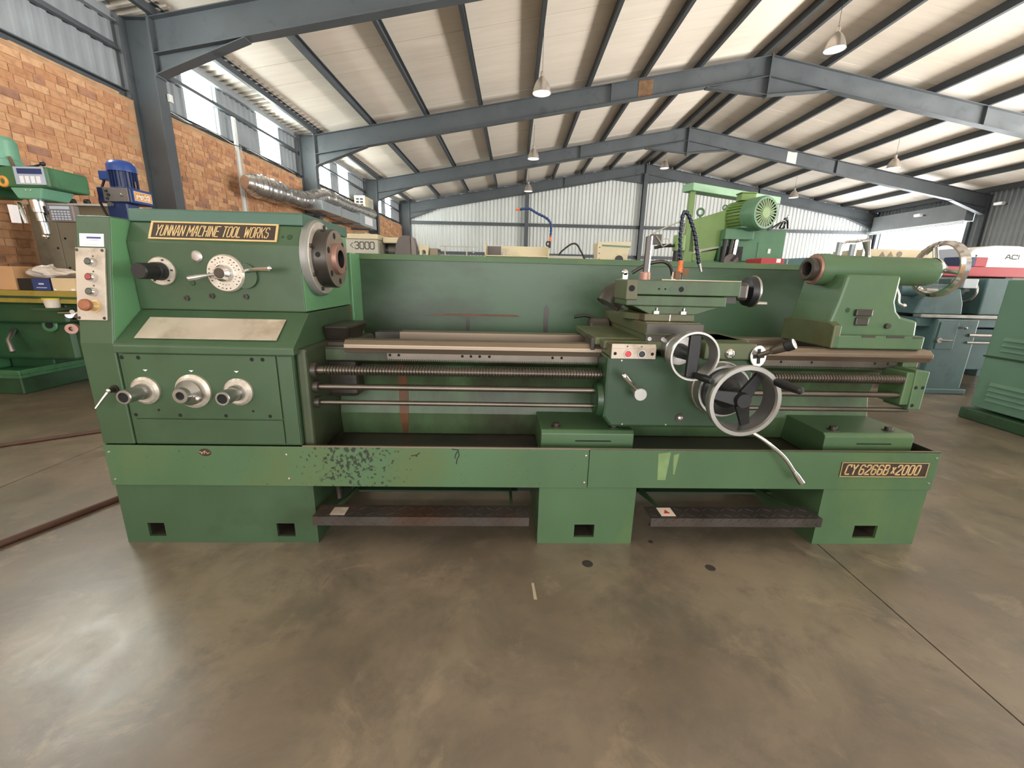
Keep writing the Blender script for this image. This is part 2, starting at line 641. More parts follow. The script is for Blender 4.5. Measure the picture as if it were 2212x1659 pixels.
CX = -5.52
win_y = set()
y = Y0
i = 0
while y < 20.85:
    bay = None
    is_win = False
    for f in [-2.85] + FRAME_Y[:3]:
        for off in ((0.88, 2.72) if f > 5 else (0.3, 1.9)):
            if f + off - 0.2 < y < f + off + 0.49:
                is_win = True
    near_pair = 3.1 < y < 4.48          # the bay beside the camera has a double translucent panel
    if (is_win and (i - 1) not in win_y) or near_pair:
        win_y.add(i)
        MB2 = ribbed('y', CX, y, 3.40, 4.62)
        MB2.build('translucent_panel', M_WINDOW, wall_left)
    else:
        ribbed('y', CX, y, 3.40, 4.62).build('cladding_sheet', M_SHEETG, wall_left)
    y += 0.686
    i += 1
MB().box(CX - 0.03, CX - 0.02, Y0, Y1, 3.3, 4.9).build('outer_lining', M_SHEETG, wall_left)
for f0, f1 in zip([Y0] + FRAME_Y[:-1], FRAME_Y):
    a, b = f0 + 0.09, f1 - 0.09
    # sill channel, mid girt and eave channel of each bay
    MB().prism([(CX + .04, 3.44), (CX + .12, 3.44), (CX + .12, 3.455), (CX + .055, 3.455), (CX + .055, 3.535), (CX + .12, 3.535), (CX + .12, 3.55), (CX + .04, 3.55)], 'y', a, b).build('sill_channel', M_STEEL, wall_left)
    MB().prism([(CX + .04, 4.02), (CX + .11, 4.02), (CX + .11, 4.035), (CX + .055, 4.035), (CX + .055, 4.105), (CX + .04, 4.105)], 'y', a, b).build('mid_girt', M_STEEL, wall_left)
    MB().prism([(CX + .03, 4.36), (CX + .11, 4.36), (CX + .11, 4.375), (CX + .05, 4.375), (CX + .05, 4.52), (CX + .11, 4.52), (CX + .11, 4.535), (CX + .03, 4.535)], 'y', a, b).build('eave_channel', M_SHEETG, wall_left)
# service conduit running up the wall and thin cables along the sill
MB().box(BX + 0.0, BX + 0.035, 8.72, 8.80, 0.0, 3.95).build('cable_conduit', M_WHITEPL, wall_left)
for k in range(3):
    pts = [(BX + .02 + .01 * k, 6.8 + .3 * j, 3.49 - .015 * k + 0.02 * math.sin(j * 1.7 + k)) for j in range(16)]
    MB().tube(pts, 0.006, 6).build('sill_cable', M_BLACK if k else M_WHITEPL, wall_left)
for k in range(2):
    MB().tube([(BX + .03, 8.83 + .03 * k + 0.02 * math.sin(z * 2 + k), z) for z in [3.5 - .25 * j for j in range(14)]], 0.005, 6).build('hanging_cable', M_WHITEPL, wall_left)
MB().box(-4.99, -4.95, 6.70, 6.76, 3.47, 3.57).build('junction_box', M_WHITEPL, wall_left, bevel=0.004)

# back wall
wall_back = structure('wall_back')
MB().box(-5.6, 17.2, Y1 + 0.05, Y1 + 0.08, 0, 6.6).build('outer_lining', M_SHEETG, wall_back)
x = -5.4
while x < 17.0:
    zt = min(roof_z(x), roof_z(x + 0.686)) + 0.1
    ribbed('x', Y1 + 0.03, x, 0.0, zt, d=0.05).build('cladding_sheet', M_SHEET, wall_back)
    x += 0.686
for z in (0.9, 2.2, 3.55):
    MB().box(-4.98, 16.8, Y1 - 0.10, Y1 - 0.02, z, z + 0.14).build('girt', M_STEEL, wall_back)
for xx in (0.5, 5.9, 11.3):
    mb = MB()
    mb.box(xx - .09, xx + .09, Y1 - .30, Y1 - .288, 0, roof_z(xx) - .42)
    mb.box(xx - .005, xx + .005, Y1 - .288, Y1 - .10, 0, roof_z(xx) - .42)
    mb.box(xx - .09, xx + .09, Y1 - .10, Y1 - .088, 0, roof_z(xx) - .42)
    mb.build('gable_post', M_STEEL, wall_back)

# right wall with its roller door openings
wall_right = structure('wall_right')
RX = 17.0


def rwall(y0, y1, z0, z1, name='cladding_panel'):
    y = y0
    while y < y1 - 0.05:
        w = min(0.686, y1 - y)
        ribbed('y', RX, y, z0, z1, w=w, n=max(1, round(4 * w / .686)), sign=-1).build(name, M_SHEETG, wall_right)
        y += 0.686


rwall(10.5, 16.6, 0, 4.7)
rwall(16.6, 20.95, 4.25, 4.7)
MB().box(RX + .01, RX + .04, 10.3, 16.6, 0, 4.75).build('outer_lining', M_SHEETG, wall_right)
MB().box(RX + .01, RX + .04, Y0, -2.4, 0, 4.75).build('outer_lining', M_SHEETG, wall_right)
MB().box(RX + .01, RX + .04, -2.4, 10.3, 4.1, 4.75).build('outer_lining', M_SHEETG, wall_right)
MB().box(RX + .01, RX + .04, 16.6, Y1, 4.2, 4.75).build('outer_lining', M_SHEETG, wall_right)
MB().box(RX + .01, RX + .04, 20.72, Y1, 0, 4.75).build('outer_lining', M_SHEETG, wall_right)
door = tag(empty('door_1', (RX, 18.7, 0)), kind='structure')
MB().box(-0.35, -0.02, -2.1, 2.1, 3.62, 4.28).build('roller_housing', M_SHEETG, door, bevel=0.01)
for k in range(3):
    MB().box(-0.40 + .02 * k, -0.34, -2.1, 2.1, 3.52 + .05 * k, 3.555 + .05 * k).build('shutter_slat', M_SHEET, door)
for s in (-1, 1):
    MB().box(-0.12, 0.0, 2.05 * s - .06, 2.05 * s + .06, 0, 3.6).build('guide_rail', M_STEEL, door)
# front wall behind the camera, its opening added for the fill light
wall_front = structure('wall_front')
MB().box(-5.9, -5.0, Y0 - .05, Y0, 0, 6.6).box(7.0, 17.2, Y0 - .05, Y0, 0, 6.6).box(-5.0, 7.0, Y0 - .05, Y0, 4.3, 6.6).build('cladding_panel', M_SHEETG, wall_front)


# portal frames
def ibeam(mb, p0, p1, depth, fw=0.17, tf=0.012, tw=0.008, y=0.0):
    """an I section from p0 to p1 (x, z of the top flange line) hanging down by depth; vertical cut ends"""
    (xa, za), (xb, zb) = p0, p1
    mb.hexa([(xa, y - fw / 2, za - tf), (xb, y - fw / 2, zb - tf), (xb, y + fw / 2, zb - tf), (xa, y + fw / 2, za - tf),
             (xa, y - fw / 2, za), (xb, y - fw / 2, zb), (xb, y + fw / 2, zb), (xa, y + fw / 2, za)])
    mb.hexa([(xa, y - fw / 2, za - depth), (xb, y - fw / 2, zb - depth), (xb, y + fw / 2, zb - depth), (xa, y + fw / 2, za - depth),
             (xa, y - fw / 2, za - depth + tf), (xb, y - fw / 2, zb - depth + tf), (xb, y + fw / 2, zb - depth + tf), (xa, y + fw / 2, za - depth + tf)])
    mb.hexa([(xa, y - tw / 2, za - depth + tf), (xb, y - tw / 2, zb - depth + tf), (xb, y + tw / 2, zb - depth + tf), (xa, y + tw / 2, za - depth + tf),
             (xa, y - tw / 2, za - tf), (xb, y - tw / 2, zb - tf), (xb, y + tw / 2, zb - tf), (xa, y + tw / 2, za - tf)])


RD = 0.43
for k, fy in enumerate(FRAME_Y):
    fr = tag(empty('trim_%d' % (k + 1), (0, fy, 0)), kind='structure')
    for s, xi in ((1, XL), (-1, XR)):
        xo = xi - s * 0.37
        mb = MB()
        mb.box(min(xi, xi - s * .013), max(xi, xi - s * .013), -.088, .088, 0, EAVE)
        mb.box(min(xo, xo + s * .013), max(xo, xo + s * .013), -.088, .088, 0, EAVE)
        mb.box(min(xi, xo) + .013, max(xi, xo) - .013, -.005, .005, 0, EAVE)
        mb.box(min(xi, xo), max(xi, xo), -.088, .088, EAVE - .012, EAVE)
        mb.build('column', M_STEEL, fr)
        mb = MB()
        ibeam(mb, (xi, EAVE), (XM, RIDGE), RD)
        mb.build('rafter', M_STEEL, fr)
        # eave haunch
        xh = xi + s * 1.28
        zh = EAVE + SL * 1.28 - RD
        zb = 3.76
        mb = MB()
        mb.prism([(xi, zb), (xh, zh), (xi, EAVE - RD)], 'y', -.005, .005)
        mb.hexa([(xi, -.085, zb - .012), (xh, -.085, zh - .012), (xh, .085, zh - .012), (xi, .085, zb - .012),
                 (xi, -.085, zb), (xh, -.085, zh), (xh, .085, zh), (xi, .085, zb)])
        mb.build('haunch', M_STEEL, fr)
        mb = MB()
        mb.box(min(xi, xi + s * .02), max(xi, xi + s * .02), -.09, .09, zb - .03, EAVE + .03)
        mb.build('end_plate', M_STEEL, fr)
        if k < 3:
            for q in range(4):
                for sy in (-.05, .05):
                    MB().cyl((xi - s * .013, sy, 3.9 + .15 * q), (xi - s * .03, sy, 3.9 + .15 * q), .014, n=6).build('bolt', M_STEEL, fr)
        # apex haunch half
        xa = XM - s * 1.45
        za = RIDGE - SL * 1.45 - RD
        zc = 5.53
        mb = MB()
        mb.prism([(xa, za), (XM, RIDGE - RD), (XM, zc)], 'y', -.005, .005)
        mb.hexa([(xa, -.085, za - .012), (XM, -.085, zc - .012), (XM, .085, zc - .012), (xa, .085, za - .012),
                 (xa, -.085, za), (XM, -.085, zc), (XM, .085, zc), (xa, .085, za)])
        mb.build('apex_haunch', M_STEEL, fr)
        # web stiffener
        xs = xi + s * (7.2 if s > 0 else 5.6)
        zs = EAVE + SL * abs(xs - xi)
        MB().box(xs - .006, xs + .006, -.08, .08, zs - RD + .01, zs - .01).build('stiffener', M_STEEL, fr)
    MB().box(XM - .015, XM + .015, -.09, .09, 5.46, RIDGE + .03).build('apex_plate', M_STEEL, fr)
    if k in (1, 2):
        xs = 3.02 if k == 1 else 9.6
        zs = roof_z(xs)
        MB().hexa([(xs - .17, -.012, zs - RD + .02 - .03 * (1 if k == 1 else -1)), (xs + .17, -.012, zs - RD + .02 + .03 * (1 if k == 1 else -1)), (xs + .17, -.006, zs - RD + .05), (xs - .17, -.006, zs - RD + .05),
                   (xs - .17, -.012, zs - .05 - .03 * (1 if k == 1 else -1)), (xs + .17, -.012, zs - .05 + .03 * (1 if k == 1 else -1)), (xs + .17, -.006, zs - .05), (xs - .17, -.006, zs - .05)]).build('splice_plate', M_RUST if k == 1 else M_FOIL, fr)

# roof: purlins, insulation boards, bare sheet strip at the eaves
ceiling = structure('ceiling')
PD = 0.16
purlin_x = [-4.93, -3.58, -2.24, -0.92, 0.38, 1.66, 2.96, 4.25, 5.68, 6.12, 7.2, 8.5, 9.88, 11.22, 12.55, 13.9, 15.2, 16.6]
for px in purlin_x:
    z = roof_z(px)
    t = 0.012
    prof = [(px - .035, z), (px + .035, z), (px + .035, z + t), (px - .035 + t, z + t), (px - .035 + t, z + PD - t), (px + .035, z + PD - t), (px + .035, z + PD), (px - .035, z + PD)]
    MB().prism(prof, 'y', Y0, Y1).build('purlin', M_PURLIN, ceiling)
mb = MB()
for s, xe in ((1, -5.7), (-1, 17.3)):
    z0, z1 = roof_z(xe) + PD + .06, RIDGE + PD + .06
    mb.hexa([(xe, Y0, z0), (XM, Y0, z1), (XM, Y1 + .1, z1), (xe, Y1 + .1, z0), (xe, Y0, z0 + .03), (XM, Y0, z1 + .03), (XM, Y1 + .1, z1 + .03), (xe, Y1 + .1, z0 + .03)])
mb.build('outer_roof', M_SHEETG, ceiling)
for s, xe in ((1, -4.86), (-1, 16.55)):
    y = 2.9
    while y < 21.0:
        g = 0.004
        dz = random.uniform(0, 0.006)
        za, zb = roof_z(xe) + PD + dz, RIDGE + PD + dz
        MB().hexa([(xe, y + g, za), (XM, y + g, zb), (XM, y + .70 - g, zb), (xe, y + .70 - g, za),
                   (xe, y + g, za + .025), (XM, y + g, zb + .025), (XM, y + .70 - g, zb + .025), (xe, y + .70 - g, za + .025)]).build('roof_panel', M_FOIL, ceiling)
        y += 0.70
    za, zb = roof_z(xe) + PD, RIDGE + PD
    MB().hexa([(xe, Y0, za), (XM, Y0, zb), (XM, 2.9, zb), (xe, 2.9, za),
               (xe, Y0, za + .025), (XM, Y0, zb + .025), (XM, 2.9, zb + .025), (xe, 2.9, za + .025)]).build('roof_panel', M_FOIL, ceiling)
# bare ribbed sheet visible between eave channel and first purlin on the left
y = 3.0
while y < 20.8:
    pr = rib_profile(0.686, 4, 0.045)
    vs = []
    for (u, h) in pr:
        for xx in (-5.62, -4.80):
            vs.append((xx, y + u, roof_z(xx) + PD + .03 - h))
    k = len(pr)
    MB().add(vs, [(2 * i, 2 * i + 2, 2 * i + 3, 2 * i + 1) for i in range(k - 1)]).build('eave_sheet', M_FOIL, ceiling)
    y += 0.686


# pendant lamps
def make_lamp():
    t = thing('pendant_lamp', 'x', 'lamp', group='high bay lamps under the roof')
    prof = [(0.0, 0.04), (-0.03, 0.085), (-0.09, 0.135), (-0.17, 0.18), (-0.27, 0.212), (-0.37, 0.232)]
    MB().rev((0, 0, 0), (0, 0, 1), prof, 28, smooth=True).build('reflector', M_LAMP, t)
    MB().rev((0, 0, 0), (0, 0, 1), [(-0.05, 0.01), (-0.10, 0.13), (-0.17, 0.172), (-0.27, 0.206), (-0.37, 0.228)], 28, smooth=True).build('inner_reflector', M_LAMPIN, t)
    MB().torus((0, 0, -0.37), (0, 0, 1), 0.234, 0.008, 32, 6).build('rim', M_LAMP, t)
    MB().rev((0, 0, 0), (0, 0, 1), [(0.0, 0.0), (0.0, 0.05), (0.10, 0.05), (0.13, 0.02), (0.13, 0)], 16).build('ballast_cap', M_LAMP, t)
    MB().ball((0, 0, -0.27), 0.075, 12, sz=1.6).build('bulb', M_LAMPIN, t)
    return t


lamp0 = make_lamp()
lamps = [((5.8, 9.0, 5.65), 'large pendant lamp hanging nearest the ridge in the front bay'),
         ((0.43, 9.0, 4.83), 'pendant lamp in front of the rafter, above the lathe guard'),
         ((0.48, 13.8, 4.92), 'pendant lamp in the second bay before the middle rafter'),
         ((0.48, 18.5, 4.90), 'small pendant lamp against the far gable rafter over the post'),
         ((5.95, 18.5, 5.88), 'small pendant lamp below the ridge at the far gable'),
         ((11.3, 13.8, 4.90), 'pendant lamp under the right roof slope in the second bay'),
         ((11.35, 18.5, 4.90), 'small pendant lamp beside the green overhead frame at the far gable')]
for i, (p, lab) in enumerate(lamps):
    o = lamp0 if i == 0 else copy_tree(lamp0)
    o.location = p
    o['label'] = lab
    o.scale = (0.74, 0.74, 0.74)
    h = (roof_z(p[0]) + PD - p[2]) / 0.74 - 0.13
    MB().tube([(0, 0, .13), (0, 0, .13 + h)], 0.005, 6).build('cable', M_BLACK, o)
for (y, z, lab) in ((15.6, 4.05, 'small floodlight on the plain right wall panel'), (18.2, 4.02, 'small floodlight beside the roller shutter housing')):
    t = thing('wall_floodlight', lab, 'lamp', (RX - 0.06 if y < 16 else RX - .42, y, z), group='floodlights on the right wall')
    MB().box(-.30, -.16, -.14, .14, -.05, .05).build('housing', M_WHITEPL, t, bevel=.02)
    MB().box(-.31, -.30, -.12, .12, -.04, .04).build('lens', M_LAMPIN, t)
    MB().box(-.18, .06 if y < 16 else .05, -.02, .02, -.02, .02).build('arm', M_STEEL, t)

# ================================================================== the green lathe
M_GREEN = material('lathe_green_paint', rgb(58, 82, 56), rough=0.42, var=0.10, scale=3.0, dirt=rgb(46, 66, 42), dirt_amt=0.35, dirt_scale=2.2, bump=0.02, bscale=90)
M_TRAY = material('lathe_tray_green_paint', rgb(72, 100, 69), rough=0.42, var=0.12, scale=2.2, dirt=rgb(84, 108, 66), dirt_amt=0.45, dirt_scale=2.6, stretch=(1, 1, 0.6))
M_TRAYS = material('lathe_tray_green_paint_spattered', rgb(72, 100, 69), rough=0.42, var=0.12, scale=2.2, dirt=rgb(84, 100, 60), dirt_amt=0.5, dirt_scale=2.6, stretch=(1, 1, 0.6), specks=(rgb(36, 42, 30), (0.99, 0, 0.405), 0.27))
M_LID = material('lathe_lid_teal_paint', rgb(66, 98, 84), rough=0.38, var=0.12, scale=4.0, dirt=rgb(70, 96, 82), dirt_amt=0.4)
M_PATCH = material('bleached_green_paint', rgb(112, 136, 90), rough=0.5, var=0.15, scale=18)
M_PALE = material('pale_and_side_lit_green', rgb(98, 146, 104), rough=0.4, var=0.07, scale=3.0)  # pale green; light on right-facing sides is put into the colour
M_APRON = material('apron_dark_green_paint', rgb(36, 64, 40), rough=0.36, var=0.12, scale=5.0, dirt=rgb(30, 58, 36), dirt_amt=0.3)
M_WORN = material('oily_worn_green_paint', rgb(84, 92, 62), rough=0.45, var=0.2, scale=5.0, dirt=rgb(84, 68, 48), dirt_amt=0.6, dirt_scale=4.0)
M_GUARD = material('splash_guard_green_paint', rgb(57, 85, 59), rough=0.4, var=0.10, scale=2.0, dirt=rgb(38, 42, 30), dirt_amt=0.6, dirt_scale=1.3, stretch=(0.6, 1, 1.4))
M_BED = material('bed_green_paint', rgb(72, 98, 64), rough=0.45, var=0.18, scale=2.4, dirt=rgb(48, 44, 32), dirt_amt=0.75, dirt_scale=2.0, stretch=(1, 1, 0.5))
M_OILY = material('oily_dark_cast_iron', rgb(58, 52, 44), rough=0.38, var=0.3, scale=8.0, dirt=rgb(32, 28, 24), dirt_amt=0.5)
M_WAY = material('machined_bed_way', rgb(138, 124, 108), rough=0.34, metal=0.75, var=0.12, scale=3.0, stretch=(0.3, 4, 4), dirt=rgb(112, 92, 74), dirt_amt=0.35)
M_ROD = material('oily_steel_rod', rgb(108, 101, 92), rough=0.33, metal=0.85, var=0.15, scale=6.0)
M_CHROME = material('bright_chrome', rgb(225, 225, 224), rough=0.14, metal=1.0, var=0.04, rvar=0.05)
M_SATIN = material('satin_steel', rgb(176, 174, 170), rough=0.32, metal=0.9, var=0.08, scale=9)
M_DIAL = material('engraved_dial_aluminium', rgb(200, 192, 180), rough=0.42, metal=0.55, var=0.12, scale=60)
M_GUN = material('dark_spindle_steel', rgb(76, 72, 68), rough=0.36, metal=0.7, var=0.2, scale=7)
M_NOSEFACE = material('worn_spindle_face', rgb(156, 140, 128), rough=0.36, metal=0.7, var=0.1, scale=12)
M_FLANGE = material('grey_flange_steel', rgb(138, 138, 134), rough=0.4, metal=0.35, var=0.1, scale=6)
M_DEEP = material('shaded_oily_green_casting', rgb(56, 66, 44), rough=0.4, var=0.25, scale=5, dirt=rgb(40, 36, 28), dirt_amt=0.5)  # oily green, with the shade over the end casting put into the colour
M_COPPER = material('rusty_bore_ring', rgb(160, 124, 112), rough=0.45, metal=0.6, var=0.15, scale=14)
M_HOLE = material('dark_recess', rgb(14, 15, 14), rough=0.8)
M_PANEL = material('scuffed_control_plate', rgb(190, 178, 164), rough=0.45, metal=0.2, var=0.1, scale=6, dirt=rgb(140, 122, 104), dirt_amt=0.4, dirt_scale=7)
M_PLATE = material('blank_aluminium_plate', rgb(196, 184, 166), rough=0.42, metal=0.3, var=0.14, scale=5, dirt=rgb(142, 124, 100), dirt_amt=0.5, dirt_scale=4)
M_GOLD = material('brass_lettering', rgb(214, 184, 132), rough=0.4, metal=0.35, var=0.08)
M_NBLACK = material('nameplate_dark_brown', rgb(52, 40, 32), rough=0.5, var=0.12)
M_RED = material('red_push_button', rgb(196, 58, 60), rough=0.35, var=0.05)
M_REDOFF = material('faded_red_button', rgb(150, 70, 70), rough=0.35, var=0.05)
M_DGREYB = material('dark_button_face', rgb(84, 88, 80), rough=0.35, var=0.05)
M_ESTOP = material('orange_brown_mushroom_button', rgb(150, 92, 62), rough=0.45, var=0.12, scale=30)
M_PAPER = material('white_card', rgb(238, 236, 238), rough=0.6, var=0.01)
M_INK = material('blue_print', rgb(70, 72, 130), rough=0.6)
M_BLUEHOSE = material('blue_hose_plastic', rgb(28, 58, 110), rough=0.3, var=0.08)
M_DARKHOSE = material('dark_blue_hose_plastic', rgb(22, 34, 52), rough=0.28, var=0.1)
M_ORANGE = material('orange_hose_fitting', rgb(224, 110, 52), rough=0.4, var=0.06)
M_TREAD = material('chequer_plate_steel', rgb(84, 79, 75), rough=0.36, metal=0.6, var=0.2, scale=7, dirt=rgb(92, 68, 54), dirt_amt=0.5)
M_STICK = material('warning_sticker_cream', rgb(216, 200, 184), rough=0.6, var=0.05)
M_SHADOWGREEN = material('under_bed_shade_green', rgb(38, 50, 36), rough=0.6, var=0.1)  # green darkened to hold the shade beneath the bed

LROT = math.radians(2.0)
lathe = thing('metal_lathe', 'long green metalworking lathe standing on the concrete floor, handwheels at its carriage', 'lathe', (-1.6497, 1.5774, 0.0), LROT)


def P(mb, name, mat, parent=None, bevel=0.0, label=None, seg=2):
    o = mb.build(name, mat, parent or lathe, bevel, seg)
    if label:
        o['label'] = label
    return o


# ---- plinths with fork slots
def plinth(x0, x1, slots, zt=0.278):
    mb = MB()
    zs = sorted({0.0, 0.031, 0.095, zt})
    xs = sorted({x0, x1} | {a for s in slots for a in s})
    t = 0.012
    for xa, xb in zip(xs[:-1], xs[1:]):
        hole = any(abs(xa - s[0]) < 1e-6 for s in slots)
        if hole:
            mb.box(xa, xb, 0, t, 0.0, 0.031)
            mb.box(xa, xb, 0, t, 0.095, zt)
        else:
            mb.box(xa, xb, 0, t, 0.0, zt)
    mb.box(x0, x0 + t, t, .72, 0, zt).box(x1 - t, x1, t, .72, 0, zt).box(x0 + t, x1 - t, .708, .72, 0, zt).box(x0 + t, x1 - t, t, .708, zt - t, zt)
    pl = P(mb, 'plinth', M_TRAY if x0 > 1 else M_GREEN)
    for s in slots:
        m2 = MB()
        m2.box(s[0] - .004, s[0], .012, .60, .027, .099).box(s[1], s[1] + .004, .012, .60, .027, .099)
        m2.box(s[0], s[1], .012, .60, .027, .031).box(s[0], s[1], .012, .60, .095, .099).box(s[0], s[1], .30, .305, .031, .095)
        P(m2, 'fork_slot', M_OILY, pl)
    return pl


plinth(0.0, 0.815, [(0.096, 0.166), (0.641, 0.718)])
plinth(1.780, 2.205, [(1.944, 2.034)])
plinth(3.045, 3.522, [(3.228, 3.337)])

# ---- drip tray: two front panels with screws, floor, ends
tray = P(MB().box(0.0, 3.52, 0.002, .78, .370, .385).box(-.008, .0, .002, .78, .28, .455).box(3.52, 3.528, .002, .78, .28, .455).box(0, 3.52, .775, .783, .28, .46), 'drip_tray', M_OILY)
P(MB().box(-.008, 1.985, -.006, .002, .277, .455), 'tray_front_panel', M_TRAYS, tray, .0015)
P(MB().box(1.9875, 3.528, -.006, .002, .279, .461), 'tray_front_panel', M_TRAY, tray, .0015)
P(MB().box(.79, 3.528, -.006, .0035, .4555, .4615), 'tray_rim', M_WAY, tray)
for (x, z) in ((.010, .425), (.010, .303), (.722, .42), (.722, .312), (1.972, .428), (1.972, .303), (3.512, .432), (3.508, .312)):
    P(MB().rev((x, -.006, z), (0, -1, 0), [(0, .006), (.003, .005), (.0045, 0)], 10), 'screw', M_SATIN, tray)
sc = MB()
for seg in ([(1.405, .452), (1.435, .449), (1.428, .442), (1.420, .425), (1.418, .410)], [(1.432, .445), (1.436, .425), (1.426, .405), (1.424, .385)], [(1.235, .420), (1.26, .425), (1.272, .435)], [(1.255, .418), (1.262, .421)]):
    sc.tube([(a, -.0062, z) for a, z in seg], .0018, 6)
P(sc, 'black_scribble', M_HOLE, tray)
for (xa, xb, z0, z1) in ((2.282, 2.335, .318, .440), (2.348, 2.372, .345, .435)):
    P(MB().hexa([(xa + .008, -.0064, z0), (xb - .010, -.0064, z0), (xb - .010, -.006, z0), (xa + .008, -.006, z0), (xa, -.0064, z1), (xb, -.0064, z1 + .008), (xb, -.006, z1 + .008), (xa, -.006, z1)]), 'worn_paint_patch', M_PATCH, tray)
# maker's mark on the tray
lg = P(MB().rev((.394, -.006, .427), (0, -1, 0), [(0, .020), (.002, .018), (.002, 0)], 20), 'maker_badge', M_NBLACK, None)
lg.scale = (1.25, 1, 0.85)
lg.location = (.394 * (1 - 1.25), 0, .427 * .15)
for seg in ([(.378, .432), (.386, .426), (.396, .436)], [(.386, .426), (.384, .419)], [(.392, .421), (.396, .434), (.404, .421), (.410, .428)]):
    mb = MB()
    mb.tube([(a, -.0088, z) for a, z in seg], .0016, 6)
    P(mb, 'badge_mark', M_GOLD, lg).matrix_parent_inverse = Matrix.Translation((0, 0, 0))
# model plate
mp = P(MB().box(3.092, 3.482, -.0095, -.006, .343, .411), 'model_plate', M_NBLACK, None, .002)
P(MB().box(3.092, 3.482, -.0115, -.0095, .343, .3455).box(3.092, 3.482, -.0115, -.0095, .4085, .411).box(3.092, 3.0945, -.0115, -.0095, .3455, .4085).box(3.4795, 3.482, -.0115, -.0095, .3455, .4085), 'plate_border', M_GOLD, mp)
o = lettering('CY 6266B x2000', .330, .044, .0058, slant=.16, gap=.50, space=.35, widths={'x': .8}).build('model_lettering', M_GOLD, mp)
o.location = (3.112, -.0095, .355)

# ---- gear cover at the left end with leaning upper front
cv = MB().prism([(.0, .457), (.0, .872), (.093, 1.343), (.68, 1.343), (.68, .457)], 'x', -.012, .1165)
P(cv, 'gear_cover', M_GREEN, None, .006)
P(MB().prism([(.004, .875), (.095, 1.338), (.676, 1.338), (.676, .875)], 'x', .1165, .1180), 'gear_cover_side', M_PALE)  # thin paler skin carrying the light from the right
ang = math.atan2(.093, .471)


def on_cover(x, z, off=0.0):
    """a point of the leaning front at height z, off metres proud of it"""
    y = (z - .872) * .093 / .471
    return (x, y - off * math.cos(ang), z - off * math.sin(ang) * -0 + off * math.sin(ang))


def cover_quad(x0, x1, z0, z1, t):
    a0, a1, b0, b1 = on_cover(x0, z0, 0), on_cover(x0, z1, 0), on_cover(x0, z0, t), on_cover(x0, z1, t)
    return MB().hexa([(x0, b0[1], b0[2]), (x1, b0[1], b0[2]), (x1, a0[1], a0[2]), (x0, a0[1], a0[2]),
                      (x0, b1[1], b1[2]), (x1, b1[1], b1[2]), (x1, a1[1], a1[2]), (x0, a1[1], a1[2])])


pan = P(cover_quad(-.009, .099, .957, 1.224, .007), 'control_panel', M_PANEL, None, .0015)
CN = Vector((0, -math.cos(ang), math.sin(ang)))
for (x, z, m) in ((.056, 1.170, M_DGREYB), (.056, 1.114, M_REDOFF), (.056, 1.061, M_DGREYB)):
    o0 = Vector(on_cover(x, z, .007))
    b = P(MB().rev(o0, CN, [(0, .0165), (.016, .0155), (.022, .013), (.018, .0115), (.018, 0)], 24), 'push_button', M_CHROME, pan)
    P(MB().rev(o0, CN, [(.017, .0112), (.0235, .0108), (.0245, .009), (.0245, 0)], 20), 'button_cap', m, b)
o0 = Vector(on_cover(.058, 1.009, .007))
b = P(MB().rev(o0, CN, [(0, .024), (.003, .024), (.004, .018), (.02, .0135), (.03, .013)], 24), 'emergency_stop', M_GOLD, pan, label='brown mushroom emergency stop')
P(MB().rev(o0, CN, [(.026, .011), (.028, .020), (.036, .0225), (.044, .0215), (.049, .015), (.050, 0)], 24), 'mushroom_cap', M_ESTOP, b)
for (x, z) in ((-.002, .965), (.091, .965), (-.002, 1.215), (.091, 1.215)):
    P(MB().rev(on_cover(x, z, .007), CN, [(0, .006), (.003, .0045), (.003, 0)], 10), 'panel_screw', M_GUN, pan)
for (x, z) in ((.056, 1.193), (.056, 1.137), (.056, 1.085)):
    P(MB().rev(on_cover(x, z, .007), CN, [(0, .0035), (.0006, .003), (.0006, 0)], 8), 'panel_mark', M_GUN, pan)
card = P(cover_quad(.004, .093, 1.230, 1.277, .0015), 'white_card', M_PAPER)
for (x0, x1, z0, z1) in ((.030, .083, 1.2585, 1.2655), (.040, .075, 1.2525, 1.2545), (.024, .07, 1.2365, 1.238)):
    P(cover_quad(x0, x1, z0, z1, .0018), 'printed_line', M_INK if z0 > 1.255 else M_PANEL, card)
lv = P(MB().rev((.084, .0, .691), (0, -1, 0), [(0, .016), (.006, .016), (.006, .010), (.03, .010), (.032, 0)], 16), 'cover_lever', M_GUN)
P(MB().tube([(.084, -.026, .691), (.068, -.045, .66), (.051, -.06, .629)], [.006, .005, .0045], 10).ball((.084, -.027, .691), .010, 12), 'lever_rod', M_CHROME, lv)

# ---- feed gearbox below the headstock
gb = P(MB().box(.119, .786, .004, .62, .457, .84), 'feed_gearbox', M_GREEN, None, .004)
P(MB().box(.140, .722, -.004, .004, .572, .834), 'gearbox_front_plate', M_GREEN, gb, .002)
P(MB().box(.140, .722, -.003, .004, .466, .567), 'gearbox_lower_plate', M_GREEN, gb, .002)
P(MB().box(.727, .784, -.003, .004, .466, .834), 'gearbox_side_strip', M_GREEN, gb, .002)
for x in (.138, .2, .631, .672):
    P(MB().rev((x, -.004, .819), (0, -1, 0), [(0, .008), (.001, .0075), (.001, 0)], 12), 'socket_screw', M_HOLE, gb)
for x in (.147, .32, .5, .675):
    P(MB().rev((x, -.004, .586), (0, -1, 0), [(0, .0075), (.001, .007), (.001, 0)], 12), 'socket_screw', M_HOLE, gb)
for x in (.24, .61):
    P(MB().rev((x, -.004, .607), (0, -1, 0), [(0, .005), (.001, .005), (.001, 0)], 10), 'socket_screw', M_HOLE, gb)
